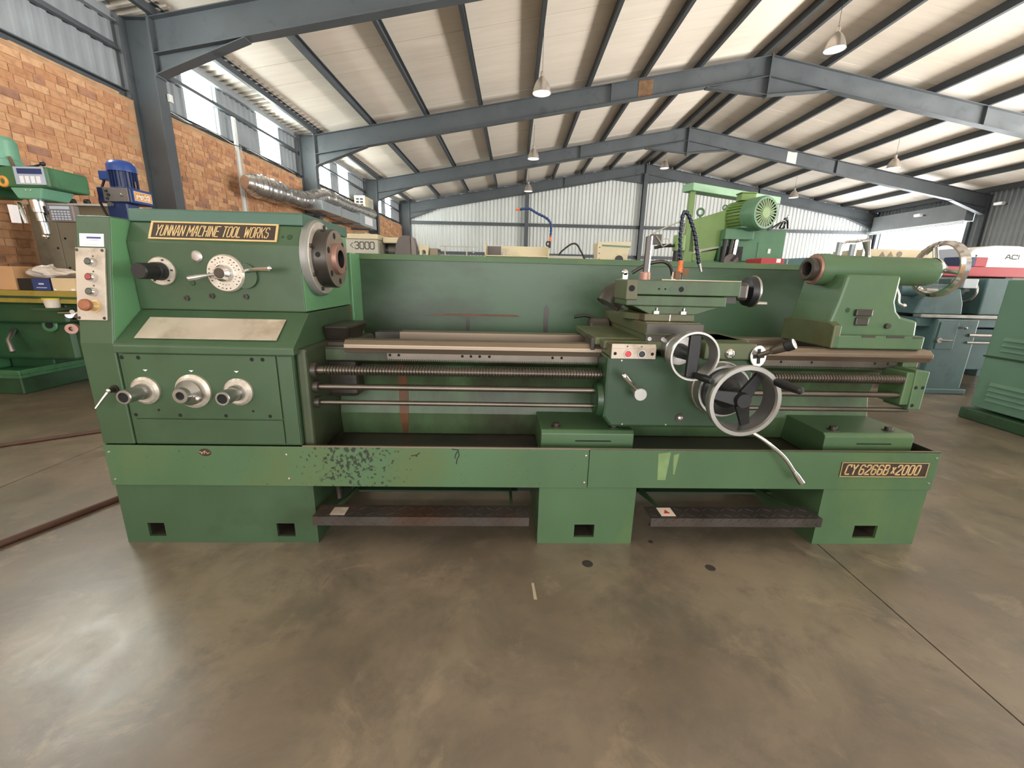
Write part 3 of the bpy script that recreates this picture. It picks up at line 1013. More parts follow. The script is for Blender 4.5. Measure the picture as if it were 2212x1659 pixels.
for x in (.218, .393, .566):
    P(MB().prism([(x - .009, .772), (x + .009, .772), (x, .765)], 'y', -.0055, -.004), 'pointer_mark', M_PAPER, gb)
for i, x in enumerate((.209, .392, .567)):
    big = i == 1
    r = .055 if not big else .068
    d = P(MB().rev((x, -.004, .689), (0, -1, 0), [(0, r), (.010, r), (.018, r * .82), (.018, r * .5)], 40), 'feed_dial', M_DIAL)
    for k in range(16):
        a = 2 * PI * k / 16
        c = Vector((x + math.cos(a) * r * .90, -.0165, .689 + math.sin(a) * r * .90))
        P(MB().box(c.x - .0015, c.x + .0015, c.y, c.y + .006, c.z - .004, c.z + .004), 'dial_mark', M_GUN, d)
    if big:
        k = P(MB().rev((x, -.02, .689), (0, -1, 0), [(0, .050), (.02, .050), (.045, .031), (.062, .028), (.062, .016), (.05, .016), (.05, 0)], 32), 'selector_hub', M_SATIN, d)
        P(MB().rev((x, -.07, .689), (0, -1, 0), [(0, .0155), (.001, .0155), (.001, 0)], 20), 'hub_bore', M_HOLE, d)
        P(MB().tube([(x + .03, -.05, .682), (x + .05, -.062, .676)], [.009, .007], 10).ball((x + .055, -.066, .675), .012, 12), 'selector_pin', M_CHROME, d)
    else:
        P(MB().rev((x, -.016, .689), (0, -1, 0), [(0, .034), (.02, .031), (.03, .027), (.092, .027), (.096, .025), (.096, .019), (.04, .019), (.04, 0)], 28), 'selector_sleeve', M_SATIN, d)
        P(MB().rev((x, -.105, .689), (0, -1, 0), [(0, .0185), (.001, .0185), (.001, 0)], 20), 'sleeve_bore', M_HOLE, d)
# shelf between gearbox and headstock with the blank plate
P(MB().prism([(-.014, .838), (-.014, .866), (-.006, .874), (.147, .990), (.62, .990), (.62, .838)], 'x', .1185, .800), 'sloping_shelf', M_GREEN, gb, .004)
sh = Vector((0, .159, .12)).normalized()
sn = Vector((0, -.12, .159)).normalized()
q0 = Vector((0, -.012, .872)) + sh * .03
q1 = Vector((0, -.012, .872)) + sh * .148
pl = MB()
c = [Vector((.188, 0, 0)) + q0, Vector((.727, 0, 0)) + q0, Vector((.727, 0, 0)) + q1, Vector((.188, 0, 0)) + q1]
pl.hexa([p + sn * .002 for p in c] + [p + sn * .006 for p in c])
ip = P(pl, 'blank_index_plate', M_PLATE, gb, .001)
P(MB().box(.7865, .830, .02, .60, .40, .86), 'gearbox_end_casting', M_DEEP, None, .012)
for (z, r) in ((.765, .034), (.695, .026), (.627, .024)):
    P(MB().rev((.83, .07, z), (1, 0, 0), [(0, r), (.02, r * .95), (.02, 0)], 20), 'rod_bush', M_OILY)

# ---- headstock
hs = P(MB().prism([(.147, .992), (.140, 1.255), (.178, 1.335), (.68, 1.335), (.68, .992)], 'x', .1185, .790), 'headstock', M_GREEN, None, .005)
P(MB().prism([(.150, .996), (.143, 1.254), (.180, 1.333), (.676, 1.333), (.676, .996)], 'x', .790, .7915), 'headstock_end_face', M_PALE, hs)  # paler skin, side light painted in
P(MB().prism([(.172, 1.3355), (.178, 1.380), (.184, 1.385), (.682, 1.385), (.688, 1.379), (.688, 1.3355)], 'x', .1185, .796), 'headstock_lid', M_LID, hs, .004)
P(MB().box(.1185, .786, .15, .70, .884, .991), 'headstock_seat', M_WORN, hs, .004)
P(MB().box(.786, .792, .16, .69, .86, .990), 'seat_end_face', M_WORN, hs)
# nameplate on the sloping upper facet
fd = Vector((0, .038, .080)).normalized()
fn = Vector((0, -.080, .038)).normalized()
ROTF = Matrix.Rotation(-math.atan2(.038, .080), 4, 'X')
npl = empty('nameplate', (.212, .140, 1.255), 0, lathe)
npl.rotation_euler = (-math.atan2(.038, .080), 0, 0)
off = .018
P(MB().box(0, .486, -.004, .0, off, off + .066), 'plate_field', M_NBLACK, npl)
P(MB().box(-.006, .492, -.008, 0, off - .006, off + .001).box(-.006, .492, -.008, 0, off + .065, off + .072).box(-.006, .003, -.008, 0, off + .001, off + .065).box(.483, .492, -.008, 0, off + .001, off + .065), 'plate_border', M_GOLD, npl, .002)
o = lettering('YUNNAN MACHINE TOOL WORKS', .437, .044, .0036, slant=.17, gap=.42, space=.75).build('nameplate_lettering', M_GOLD, npl)
o.location = (.016, -.004, off + .011)


def dial_at(x, z, r, t, parent=None, name='dial', mat=M_DIAL):
    return P(MB().rev((x, .143, z), (0, -1, 0), [(0, r), (t * .6, r), (t, r * .93), (t, 0)], 40), name, mat, parent)


sk = dial_at(.237, 1.145, .056, .012, None, 'speed_knob')
P(MB().rev((.237, .131, 1.145), (0, -1, 0), [(0, .036), (.03, .034), (.034, .031), (.098, .030), (.104, .027), (.104, 0)], 32), 'knob_sleeve', M_BLACK, sk)
for a in (.1, 1.2, -.9, 2.6, -2.2):
    P(MB().box(-.005, .005, -.0008, .001, -.003, .003), 'dial_mark', M_GUN, sk).location = (.237 + .046 * math.cos(a), .1305, 1.145 + .046 * math.sin(a))
sd = dial_at(.494, 1.143, .074, .020, None, 'speed_selector')
for k in range(24):
    a = 2 * PI * k / 24
    for rr, sz in ((.060, .0045), (.045, .003)):
        if (k * 7 + int(rr * 1000)) % 5 != 0:
            P(MB().box(-sz * .6, sz * .6, -.0008, .001, -sz * .45, sz * .45), 'dial_mark', M_GUN, sd).location = (.494 + rr * math.cos(a), .1225, 1.143 + rr * math.sin(a))
P(MB().rev((.494, .123, 1.143), (0, -1, 0), [(0, .034), (.02, .032), (.034, .022), (.034, 0)], 32), 'selector_hub', M_CHROME, sd)
P(MB().rev((.494, .089, 1.143), (0, -1, 0), [(0, .0205), (.002, .0195), (.002, 0)], 24), 'hub_cap', M_GUN, sd)
P(MB().tube([(.478, .105, 1.140), (.450, .085, 1.134), (.42, .068, 1.126), (.398, .058, 1.121)], [.005, .006, .011, .010], 12).ball((.398, .058, 1.121), .010, 12), 'selector_lever', M_SATIN, sd)
P(MB().tube([(.555, .14, 1.150), (.60, .10, 1.158), (.66, .075, 1.163), (.705, .062, 1.165)], [.006, .006, .008, .0105], 12).ball((.705, .062, 1.165), .0105, 12), 'shift_lever', M_CHROME, sd)
P(MB().rev((.565, .143, 1.135), (0, -1, 0), [(0, .05), (.012, .05), (.012, 0)], 32), 'shift_disc', M_GREEN, sd)
ow = P(MB().rev((.383, .143, 1.205), (0, -1, 0), [(0, .024), (.004, .023), (.008, .016), (.009, 0)], 24), 'oil_window', M_SATIN)
for s in (-1, 1):
    P(MB().rev((.383 + s * .016, .137, 1.205), (0, -1, 0), [(0, .003), (.001, 0)], 8), 'window_screw', M_HOLE, ow)
for (x, z) in ((.315, 1.041), (.418, 1.052), (.554, 1.052)):
    P(MB().rev((x, .143, z), (0, -1, 0), [(0, .012), (.004, .012), (.004, .006), (.001, .006), (.001, 0)], 6), 'headstock_bolt', M_OILY)
P(MB().rev((.349, .143, 1.102), (0, -1, 0), [(0, .011), (.002, .010), (.002, 0)], 14), 'oil_plug', M_APRON)
for (x, z, r) in ((.75, 1.29, .012), (.722, 1.29, .006)):
    yy = .140 + (z - 1.255) * .038 / .08
    P(MB().rev((x, yy, z), fn, [(0, r), (.0015, r * .9), (.0015, 0)], 14), 'filler_plug', M_APRON)

# ---- spindle nose
SY, SZ = .29, 1.214
fl = P(MB().rev((.7915, SY, SZ), (1, 0, 0), [(0, .158), (.022, .158), (.030, .150), (.030, .125)], 48), 'spindle_flange', M_FLANGE)
P(MB().rev((.7915, SY, SZ), (1, 0, 0), [(.0301, .150), (.033, .148), (.033, .118)], 48), 'flange_ring', M_DIAL, fl)
for a in (100, 160, 215, 290, 20, 330):
    a = math.radians(a)
    P(MB().cyl((.8245, SY - .135 * math.cos(a), SZ + .135 * math.sin(a)), (.832, SY - .135 * math.cos(a), SZ + .135 * math.sin(a)), .008, n=8), 'flange_bolt', M_GUN, fl)
ns = P(MB().rev((.80, SY, SZ), (1, 0, 0), [(.02, .122), (.078, .122), (.082, .118)], 56), 'spindle_nose', M_GUN)
P(MB().rev((.80, SY, SZ), (1, 0, 0), [(.082, .1185), (.0825, .1185), (.0825, .066)], 56), 'nose_face', M_NOSEFACE, ns)
for k in range(6):
    a = 2 * PI * k / 6 + .35
    yy, zz = SY - .095 * math.cos(a), SZ + .095 * math.sin(a)
    P(MB().rev((.8826, yy, zz), (1, 0, 0), [(0, .0135), (.0006, .013), (.0006, 0)], 16), 'cam_hole', M_HOLE, ns)
for k in range(6):
    a = 2 * PI * k / 6 + .1
    dd = Vector((0, -math.cos(a), math.sin(a)))
    P(MB().rev(Vector((.85, SY, SZ)) + dd * .1215, dd, [(0, .011), (.0012, .0105), (.0012, 0)], 14), 'cam_lock', M_HOLE, ns)
P(MB().rev((.88, SY, SZ), (1, 0, 0), [(0, .067), (.018, .064), (.019, .062), (.019, .038)], 48), 'spindle_register', M_COPPER, ns)
P(MB().rev((.80, SY, SZ), (1, 0, 0), [(.0985, .0385), (.04, .0375), (.04, 0)], 32), 'spindle_bore', M_HOLE, ns)

# ---- bed, ways, rack
bed = P(MB().prism([(.20, .83), (.20, .78), (.31, .745), (.345, .62), (.32, .50), (.34, .386), (.56, .386), (.56, .83)], 'x', .83, 3.47), 'bed', M_BED, None, .004)
P(MB().prism([(.12, .842), (.115, .852), (.115, .866), (.135, .884), (.185, .884), (.20, .872), (.20, .83), (.125, .83)], 'x', .945, 3.505), 'bed_way', M_WAY, bed, .002)
P(MB().prism([(.42, .884), (.50, .884), (.51, .874), (.51, .83), (.42, .83)], 'x', 1.107, 3.505), 'bed_way', M_WAY, bed, .002)
P(MB().prism([(.43, .880), (.50, .880), (.50, .83), (.43, .83)], 'x', .985, 1.106), 'gap_way', M_OILY, bed, .003)
P(MB().prism([(.21, .84), (.41, .84), (.41, .80), (.21, .80)], 'x', .83, 3.47), 'bed_trough', M_OILY, bed)
rack = MB().box(1.115, 3.49, .150, .198, .800, .830)
nt = 300
for k in range(nt):
    x = 1.118 + (3.485 - 1.118) * k / nt
    rack.prism([(x, .800), (x + .0050, .800), (x + .0036, .793), (x + .0014, .793)], 'y', .152, .196)
rk = P(rack, 'gear_rack', M_ROD, bed)
for x in (1.127, 1.165, 1.438, 1.475, 1.513, 1.555, 1.83, 1.87, 2.85, 2.99, 3.28, 3.34):
    P(MB().rev((x, .150, .818), (0, -1, 0), [(0, .0062), (.0006, .006), (.0006, 0)], 10), 'rack_screw', M_HOLE, rk)
# rust streak down the bed below the gap joint and gap casting
P(MB().box(.80, .95, .24, .56, .60, .86), 'gap_casting', M_OILY, bed, .02)
P(MB().hexa([(.80, .30, .84), (.90, .30, .85), (.90, .50, .85), (.80, .50, .84), (.80, .26, .925), (.925, .26, .925), (.925, .54, .925), (.80, .54, .925)]), 'gap_pad', M_OILY, bed, .012)
M_RUSTRUN = material('rust_run', rgb(96, 62, 38), rough=0.6, var=0.3, scale=14)
rr_ = MB()
for (ya, za, yb, zb, xa, xb, xc, xd) in ((.339, .39, .319, .50, 1.125, 1.150, 1.116, 1.160), (.319, .50, .344, .62, 1.116, 1.160, 1.112, 1.158), (.344, .62, .312, .742, 1.112, 1.158, 1.118, 1.150)):
    rr_.hexa([(xa, ya - .0015, za), (xb, ya - .0015, za), (xb, ya + .004, za), (xa, ya + .004, za), (xc, yb - .0015, zb), (xd, yb - .0015, zb), (xd, yb + .004, zb), (xc, yb + .004, zb)])
P(rr_, 'rust_run', M_RUSTRUN, bed)
# feet blocks between bed and tray
for (x0, x1) in ((1.785, 2.192), (3.05, 3.46)):
    ft = P(MB().prism([(.06, .386), (.06, .502), (.075, .516), (.56, .516), (.56, .386)], 'x', x0, x1), 'bed_foot', M_TRAY, None, .004)
    for xx in (x0 + .07, x1 - .08):
        P(MB().rev((xx, .11, .516), (0, 0, 1), [(0, .024), (.003, .024), (.003, .015), (.018, .015), (.018, 0)], 6), 'foot_bolt', M_OILY, ft)
    P(MB().box(x0 + .15, x1 - .10, .0590, .0605, .466, .472), 'foot_groove', M_HOLE, ft)

# ---- lead screw and rods
prof = [(0, .0), (0, .019), (.065, .019), (.066, .016)]
x = .068
while x < 2.56:
    prof += [(x, .0155), (x + .003, .0205), (x + .0062, .0205), (x + .0092, .0155)]
    x += .0125
prof += [(2.57, .016), (2.60, .016), (2.60, 0)]
P(MB().rev((.815, .07, .765), (1, 0, 0), prof, 16), 'lead_screw', M_ROD)
P(MB().cyl((.82, .07, .695), (3.40, .07, .695), .0125, n=16), 'feed_rod', M_ROD)
P(MB().cyl((.82, .07, .627), (3.40, .07, .627), .0098, n=16), 'control_rod', M_ROD)
eb = P(MB().hexa([(3.378, .045, .635), (3.432, .045, .635), (3.432, .17, .635), (3.378, .17, .635), (3.370, .045, .813), (3.434, .045, .806), (3.434, .17, .806), (3.370, .17, .813)]).box(3.34, 3.378, .05, .17, .655, .80), 'end_bracket', M_TRAY, None, .005)
for (x, z) in ((3.388, .735), (3.418, .735), (3.392, .655)):
    P(MB().rev((x, .045, z), (0, -1, 0), [(0, .008), (.001, .007), (.001, 0)], 12), 'bracket_screw', M_HOLE, eb)
P(MB().box(3.39, 3.46, .13, .20, .806, .842), 'bracket_mount', M_BED, eb, .004)

# ---- saddle, apron and its controls
sd2 = P(MB().box(2.00, 2.66, .10, .56, .886, .918).box(2.02, 2.62, .03, .10, .880, .915), 'saddle', M_WORN, None, .006)
P(MB().box(1.985, 2.003, .11, .24, .862, .915), 'way_wiper', M_OILY, sd2, .003)
P(MB().box(2.42, 2.63, -.01, .30, .852, .918), 'saddle_wing', M_WORN, sd2, .006)
bx = P(MB().box(2.034, 2.20, -.046, .27, .857, .911), 'switch_box', M_WORN, None, .004)
fp = P(MB().box(2.032, 2.206, -.052, -.046, .857, .897).hexa([(2.032, -.052, .897), (2.206, -.052, .897), (2.206, -.046, .897), (2.032, -.046, .897), (2.034, -.046, .914), (2.204, -.046, .914), (2.204, -.040, .914), (2.034, -.040, .914)]), 'switch_plate', M_PANEL, bx, .001)
for (x, m, nm) in ((2.096, M_RED, 'red_button'), (2.150, M_BLACK, 'black_button')):
    b = P(MB().rev((x, -.052, .877), (0, -1, 0), [(0, .0165), (.004, .0155), (.004, .0125)], 24), nm, M_SATIN, bx)
    b2 = MB().rev((x, -.052, .877), (0, -1, 0), [(0, .0125), (.006, .0122), (.007, .010), (.007, 0)], 24)
    o = b2.build(nm.split('_')[0] + '_cap', m, bx)
for x in (2.046, 2.192):
    P(MB().rev((x, -.052, .877), (0, -1, 0), [(0, .0065), (.0008, .006), (.0008, 0)], 12), 'plate_screw', M_HOLE, bx)
for (x) in (2.093, 2.148):
    P(MB().box(x - .003, x + .003, -.0502, -.0488, .9025, .908), 'plate_mark', M_GUN, bx)
ap = P(MB().prism([(2.03, .60), (2.065, .556), (2.60, .556), (2.64, .60), (2.64, .858), (2.03, .858)], 'y', .0, .15), 'apron', M_APRON, None, .012)
P(MB().rev((2.03, .07, .66), (-1, 0, 0), [(0, .075), (.022, .070), (.028, .055), (.028, 0)], 28), 'apron_side_cover', M_APRON, ap)
P(MB().rev((2.356, 0, .600), (0, -1, 0), [(0, .020), (.004, .019), (.004, .013)], 24), 'oil_sight', M_GUN, ap)
P(MB().ball((2.356, -.004, .600), .012, 14, sy=.5), 'sight_dome', M_SATIN, ap)
for (x, z) in ((2.115, .57), (2.30, .57), (2.09, .84)):
    P(MB().rev((x, 0, z), (0, -1, 0), [(0, .004), (.001, .0035), (.001, 0)], 8), 'apron_pin', M_SATIN, ap)
al = P(MB().rev((2.158, 0, .716), (0, -1, 0), [(0, .020), (.05, .020), (.05, .026), (.064, .026), (.066, .024), (.066, 0)], 28), 'apron_lever', M_SATIN)
P(MB().tube([(2.145, -.055, .73), (2.125, -.062, .752), (2.10, -.07, .775), (2.084, -.074, .792)], [.006, .008, .0115, .0125], 12).ball((2.084, -.074, .792), .0125, 12), 'lever_handle', M_CHROME, al)
P(MB().ball((2.520, -.008, .878), .022, 16), 'oil_ball', M_CHROME)

# large carriage handwheel
WX, WZ = 2.487, .738
hw = P(MB().rev((WX, 0, WZ), (0, -1, 0), [(0, .112), (.03, .112), (.034, .108), (.075, .104), (.075, .05)], 48), 'carriage_handwheel', M_SATIN)
P(MB().rev((WX, 0, WZ), (0, -1, 0), [(.076, .095), (.09, .093), (.10, .06), (.15, .035), (.20, .028), (.212, .026), (.212, 0)], 40), 'wheel_hub', M_BLACK, hw)
P(MB().rev((WX, 0, WZ), (0, -1, 0), [(.150, .112), (.185, .130), (.214, .134), (.220, .131), (.220, .117), (.212, .113), (.185, .112), (.150, .106), (.150, .112)], 56), 'wheel_rim', M_SATIN, hw)
for a in (52, 172, 292):
    a = math.radians(a)
    u = Vector((math.cos(a), 0, math.sin(a)))
    w = Vector((-math.sin(a), 0, math.cos(a)))
    c0 = Vector((WX, -.165, WZ))
    pts = []
    for (r, hw_, y) in ((.02, .026, -.02), (.113, .016, .0)):
        for s in (-1, 1):
            pts.append(c0 + u * r + w * s * hw_ + Vector((0, y, 0)))
    b = [pts[0], pts[2], pts[3], pts[1]]
    P(MB().hexa([p + Vector((0, .006, 0)) for p in b] + [p + Vector((0, -.010, 0)) for p in b]), 'spoke', M_BLACK, hw, .003)
a = math.radians(38)
hp = Vector((WX + .124 * math.cos(a), -.21, WZ + .124 * math.sin(a)))
P(MB().rev(hp, (.25, -1, -.08), [(0, .007), (.008, .007), (.010, .014), (.05, .0165), (.105, .013), (.112, .008), (.113, 0)], 18), 'wheel_handle', M_BLACK, hw)

# cross-slide handwheel
CXW, CZW = 2.312, .888
cw = P(MB().rev((CXW, .03, CZW), (0, -1, 0), [(0, .060), (.05, .060), (.053, .057), (.053, .02)], 40), 'cross_slide_handwheel', M_SATIN)
P(MB().rev((CXW, .0, CZW), (0, -1, 0), [(.02, .03), (.13, .022), (.14, .02), (.14, 0)], 24), 'wheel_hub', M_BLACK, cw)
P(MB().rev((CXW, 0, CZW), (0, -1, 0), [(.095, .080), (.10, .088), (.15, .0925), (.156, .091), (.156, .084), (.15, .081), (.10, .078), (.095, .080)], 48), 'wheel_rim', M_SATIN, cw)
P(MB().box(CXW - .022, CXW + .022, -.148, -.128, CZW - .082, CZW + .082), 'spoke', M_BLACK, cw, .006)
P(MB().rev((CXW + .01, -.15, CZW - .070), (.3, -1, -.02), [(0, .007), (.008, .007), (.01, .012), (.06, .0145), (.085, .012), (.09, 0)], 18), 'wheel_handle', M_BLACK, cw)

# feed direction joystick
js = P(MB().rev((2.642, -.004, .868), (.35, -1, .1), [(0, .044), (.003, .044), (.004, .042), (.004, 0)], 32), 'feed_joystick', M_SATIN)
jd = Vector((.35, -1, .1)).normalized()
ju = Vector((0, 0, 1)) - jd * jd.z
ju.normalize()
jr = ju.cross(jd) * -1
jc = Vector((2.642, -.004, .868)) + jd * .0042
for (d1, d2) in ((ju, jr), (jr, ju)):
    pts = [jc + d1 * s1 * .030 + d2 * s2 * .008 for (s1, s2) in ((-1, -1), (1, -1), (1, 1), (-1, 1))]
    P(MB().hexa(pts + [p + jd * .0012 for p in pts]), 'gate_slot', M_HOLE, js)
P(MB().tube([(2.642, -.008, .872), (2.675, -.045, .90)], [.010, .009], 12), 'joystick_shaft', M_ROD, js)
jdir = Vector((.062, -.075, .052)).normalized()
jp = Vector((2.668, -.037, .894))
P(MB().rev(jp, jdir, [(0, .012), (.012, .016), (.055, .019), (.058, .017)], 20), 'joystick_grip', M_ROD, js)
P(MB().rev(jp, jdir, [(.052, .018), (.058, .0215), (.085, .0215), (.085, 0)], 20), 'joystick_head', M_BLACK, js)
P(MB().rev(jp, jdir, [(.0855, .019), (.0865, .019), (.0865, .015)], 24), 'joystick_ring', M_PAPER, js)
P(MB().rev(jp, jdir, [(.0855, .015), (.0858, .0)], 24), 'joystick_cap', M_SATIN, js)

# start lever hanging from the control rod
sl = P(MB().tube(catmull([(2.60, .06, .60), (2.63, .0, .565), (2.70, -.045, .525), (2.79, -.055, .455), (2.845, -.058, .39)], 6), .0085, 12), 'start_lever', M_CHROME)
P(MB().tube([(2.845, -.058, .39), (2.862, -.058, .37), (2.888, -.058, .338)], [.009, .0125, .0135], 14), 'lever_grip', M_CHROME, sl)
P(MB().box(2.585, 2.625, .04, .10, .59, .65), 'lever_bracket', M_OILY, sl, .004)

# ---- cross slide and compound
cs = P(MB().box(2.185, 2.42, .03, .72, .940, .988).box(2.195, 2.41, .045, .70, .912, .940), 'cross_slide', M_WORN, None, .004)
P(MB().box(2.187, 2.418, .024, .030, .948, .986), 'slide_front_face', M_GUN, cs)
P(MB().box(2.19, 2.40, .034, .045, .905, .940), 'slide_lower_face', M_OILY, cs)
P(MB().box(2.19, 2.415, .05, .70, .9885, .9895), 'slide_top', M_WAY, cs)
for x in (2.205, 2.26):
    P(MB().rev((x, .034, .925), (0, -1, 0), [(0, .009), (.004, .0085), (.004, .004), (.001, .004), (.001, 0)], 12), 'gib_screw', M_SATIN, cs)
cb = P(MB().box(2.20, 2.41, .10, .46, .990, 1.020), 'swivel_base', M_WORN, None, .004)
P(MB().rev((2.305, .28, .990), (0, 0, 1), [(0, .155), (.026, .155), (.028, .15), (.028, 0)], 40), 'swivel_ring', M_WORN, cb)
for x in (2.25, 2.365):
    P(MB().box(x - .011, x + .011, .105, .125, 1.018, 1.032).cyl((x + .004, .115, 1.03), (x + .004, .115, 1.045), .004, n=8), 'clamp_bolt', M_SATIN, cb)
P(MB().box(2.305, 2.309, .0985, .10, .992, 1.018), 'index_line', M_PAPER, cb)
P(MB().hexa([(2.225, .12, 1.018), (2.425, .12, 1.018), (2.425, .40, 1.018), (2.225, .40, 1.018), (2.15, .12, 1.052), (2.525, .12, 1.052), (2.525, .30, 1.052), (2.15, .30, 1.052)]), 'compound_base', M_BED, None, .003)
P(MB().box(2.122, 2.545, .115, .30, 1.052, 1.094), 'compound_lower_slide', M_BED, None, .004)
cu = P(MB().box(2.122, 2.595, .11, .29, 1.097, 1.157), 'compound_top_slide', M_BED, None, .004)
P(MB().box(2.116, 2.165, .108, .292, 1.075, 1.158), 'slide_end_block', M_WORN, cu, .004)
P(MB().box(2.26, 2.595, .112, .288, 1.157, 1.161), 'slide_top_edge', M_WAY, cu)
for (x, r, m) in ((2.305, .010, M_APRON), (2.345, .011, M_HOLE), (2.252, .004, M_HOLE), (2.278, .004, M_HOLE)):
    P(MB().rev((x, .11, 1.122), (0, -1, 0), [(0, r), (.0008, r), (.0008, 0)], 14), 'slide_screw', m, cu)
P(MB().rev((2.138, .108, 1.122), (0, -1, 0), [(0, .013), (.0008, .013), (.0008, 0)], 14), 'slide_screw', M_HOLE, cu)
P(MB().box(2.595, 2.645, .13, .28, 1.080, 1.155), 'screw_bracket', M_GUN, cu, .014)
P(MB().box(2.545, 2.60, .14, .27, 1.068, 1.095), 'slide_tongue', M_OILY, cu)
ch = P(MB().rev((2.645, .21, 1.118), (1, 0, 0), [(0, .03), (.02, .035), (.03, .060), (.055, .066), (.062, .062), (.062, .054), (.045, .045), (.045, .02), (.07, .018), (.07, 0)], 36), 'compound_handwheel', M_BLACK)
P(MB().torus((2.705, .21, 1.118), (1, 0, 0), .0625, .006, 36, 8), 'wheel_edge', M_SATIN, ch)
P(MB().rev((2.705, .195, 1.068), (1, -.05, 0), [(0, .006), (.008, .006), (.012, .010), (.06, .008), (.064, 0)], 14), 'wheel_handle', M_SATIN, ch)
# tool post stud
tp = P(MB().box(2.214, 2.233, .205, .226, 1.157, 1.336), 'tool_post_stud', M_GUN, None, .002)
P(MB().box(2.233, 2.238, .205, .224, 1.18, 1.337), 'stud_reflection_strip', M_CHROME, tp)  # bright strip modelled for the reflection along the stud
P(MB().rev((2.224, .216, 1.157), (0, 0, 1), [(0, .024), (.03, .022), (.034, .02), (.034, 0)], 20), 'stud_collar', M_COPPER, tp)
# lamp arm with its shade
P(MB().box(2.40, 2.50, .29, .50, 1.145, 1.157).box(2.42, 2.48, .29, .32, 1.05, 1.145), 'rear_shelf', M_BED, cu, .003)
la = P(MB().tube(catmull([(2.245, .47, 1.19), (2.30, .46, 1.226), (2.345, .45, 1.242), (2.395, .45, 1.244), (2.43, .45, 1.215), (2.443, .45, 1.16)], 6), .0085, 12), 'lamp_arm', M_GUN)
P(MB().rev((2.443, .45, 1.157), (0, 0, 1), [(0, .012), (.042, .012), (.042, 0)], 16), 'arm_socket', M_CHROME, la)
P(MB().box(2.198, 2.222, .46, .48, 1.148, 1.185).ball((2.21, .47, 1.190), .017, 14), 'arm_joint', M_CHROME, la)
P(MB().rev((2.205, .485, 1.150), (-.50, -.12, -.86), [(0, .016), (.02, .024), (.045, .045), (.075, .060), (.105, .064), (.135, .062)], 28, smooth=True), 'lamp_shade', M_OILY, la)
P(MB().rev((2.205, .485, 1.150), (-.50, -.12, -.86), [(.128, .0), (.132, .058)], 24), 'shade_mouth', M_SATIN, la)
P(MB().tube([(2.19, .46, 1.16), (2.172, .45, 1.13), (2.165, .44, 1.11)], .005, 8), 'shade_clip', M_SATIN, la)


def segmented_hose(parent, path, r, mat, name='hose_link'):
    pts = catmull(path, 10)
    acc, prev, out = 0.0, pts[0], [pts[0]]
    step = r * 1.9
    for p in pts[1:]:
        acc += (p - prev).length
        if acc >= step:
            out.append(p)
            acc = 0
        prev = p
    for a, b in zip(out[:-1], out[1:]):
        d = b - a
        L_ = d.length
        P(MB().rev(a, d, [(0, r * .72), (L_ * .25, r * .78), (L_ * .55, r * 1.02), (L_ * .85, r * 1.02), (L_ * 1.02, r * .75)], 12, smooth=True), name, mat, parent)
    return out


ho = P(MB().rev((2.446, .38, 1.158), (0, 0, 1), [(0, .014), (.03, .014), (.032, .010), (.046, .010)], 14), 'coolant_hose', M_GUN)
P(MB().box(2.42, 2.442, .365, .395, 1.165, 1.20).box(2.455, 2.485, .374, .386, 1.18, 1.215), 'hose_valve', M_RUST, ho)
P(MB().rev((2.444, .38, 1.195), (0, 0, 1), [(0, .012), (.022, .012), (.03, .009), (.055, .0115), (.055, 0)], 14), 'hose_fitting', M_ORANGE, ho)
outp = segmented_hose(ho, [(2.443, .38, 1.245), (2.434, .38, 1.29), (2.428, .38, 1.35), (2.425, .38, 1.41), (2.430, .38, 1.462), (2.448, .38, 1.458), (2.470, .38, 1.42), (2.497, .38, 1.36), (2.516, .38, 1.29), (2.535, .38, 1.225)], .0098, M_DARKHOSE)
P(MB().rev(outp[-1], (.02, 0, -.05), [(0, .008), (.02, .006), (.04, .005), (.04, 0)], 12), 'hose_nozzle', M_SATIN, ho)
# rear carriage motor seen behind the cross slide
rm = P(MB().rev((2.08, .62, .90), (1, 0, 0), [(0, 0), (0, .05), (.01, .055), (.10, .055), (.10, 0)], 24), 'rapid_motor', M_OILY)
P(MB().tube(catmull([(2.12, .62, .945), (2.06, .62, .965), (2.0, .63, .955)], 6), .008, 8), 'motor_cable', M_BLACK, rm)

# ---- splash guard behind the bed
sg = P(MB().box(.785, 3.46, .850, .856, .40, 1.262), 'splash_guard', M_GUARD)
P(MB().hexa([(.775, .842, 1.236), (3.47, .842, 1.236), (3.47, .858, 1.236), (.775, .858, 1.236), (.775, .850, 1.268), (3.47, .850, 1.268), (3.47, .870, 1.268), (.775, .870, 1.268)]), 'guard_top_flange', M_TRAY, sg, .002)
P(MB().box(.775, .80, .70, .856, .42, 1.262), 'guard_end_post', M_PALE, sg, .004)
P(MB().box(3.44, 3.47, .78, .856, .42, 1.262), 'guard_end_post', M_GREEN, sg, .004)
P(MB().prism([(1.40, .845), (1.40, .915), (1.412, .925), (1.422, .90), (1.42, .845)], 'y', .846, .850).prism([(1.86, .84), (1.86, .98), (1.872, 1.005), (1.888, .985), (1.884, .84)], 'y', .846, .850), 'guard_patch', M_OILY, sg)
P(MB().hexa([(1.15, .8475, .930), (1.72, .8475, .930), (1.72, .850, .930), (1.15, .850, .930), (1.30, .8475, .942), (1.70, .8475, .942), (1.70, .850, .942), (1.30, .850, .942)]), 'guard_rust_line', M_RUSTRUN, sg)

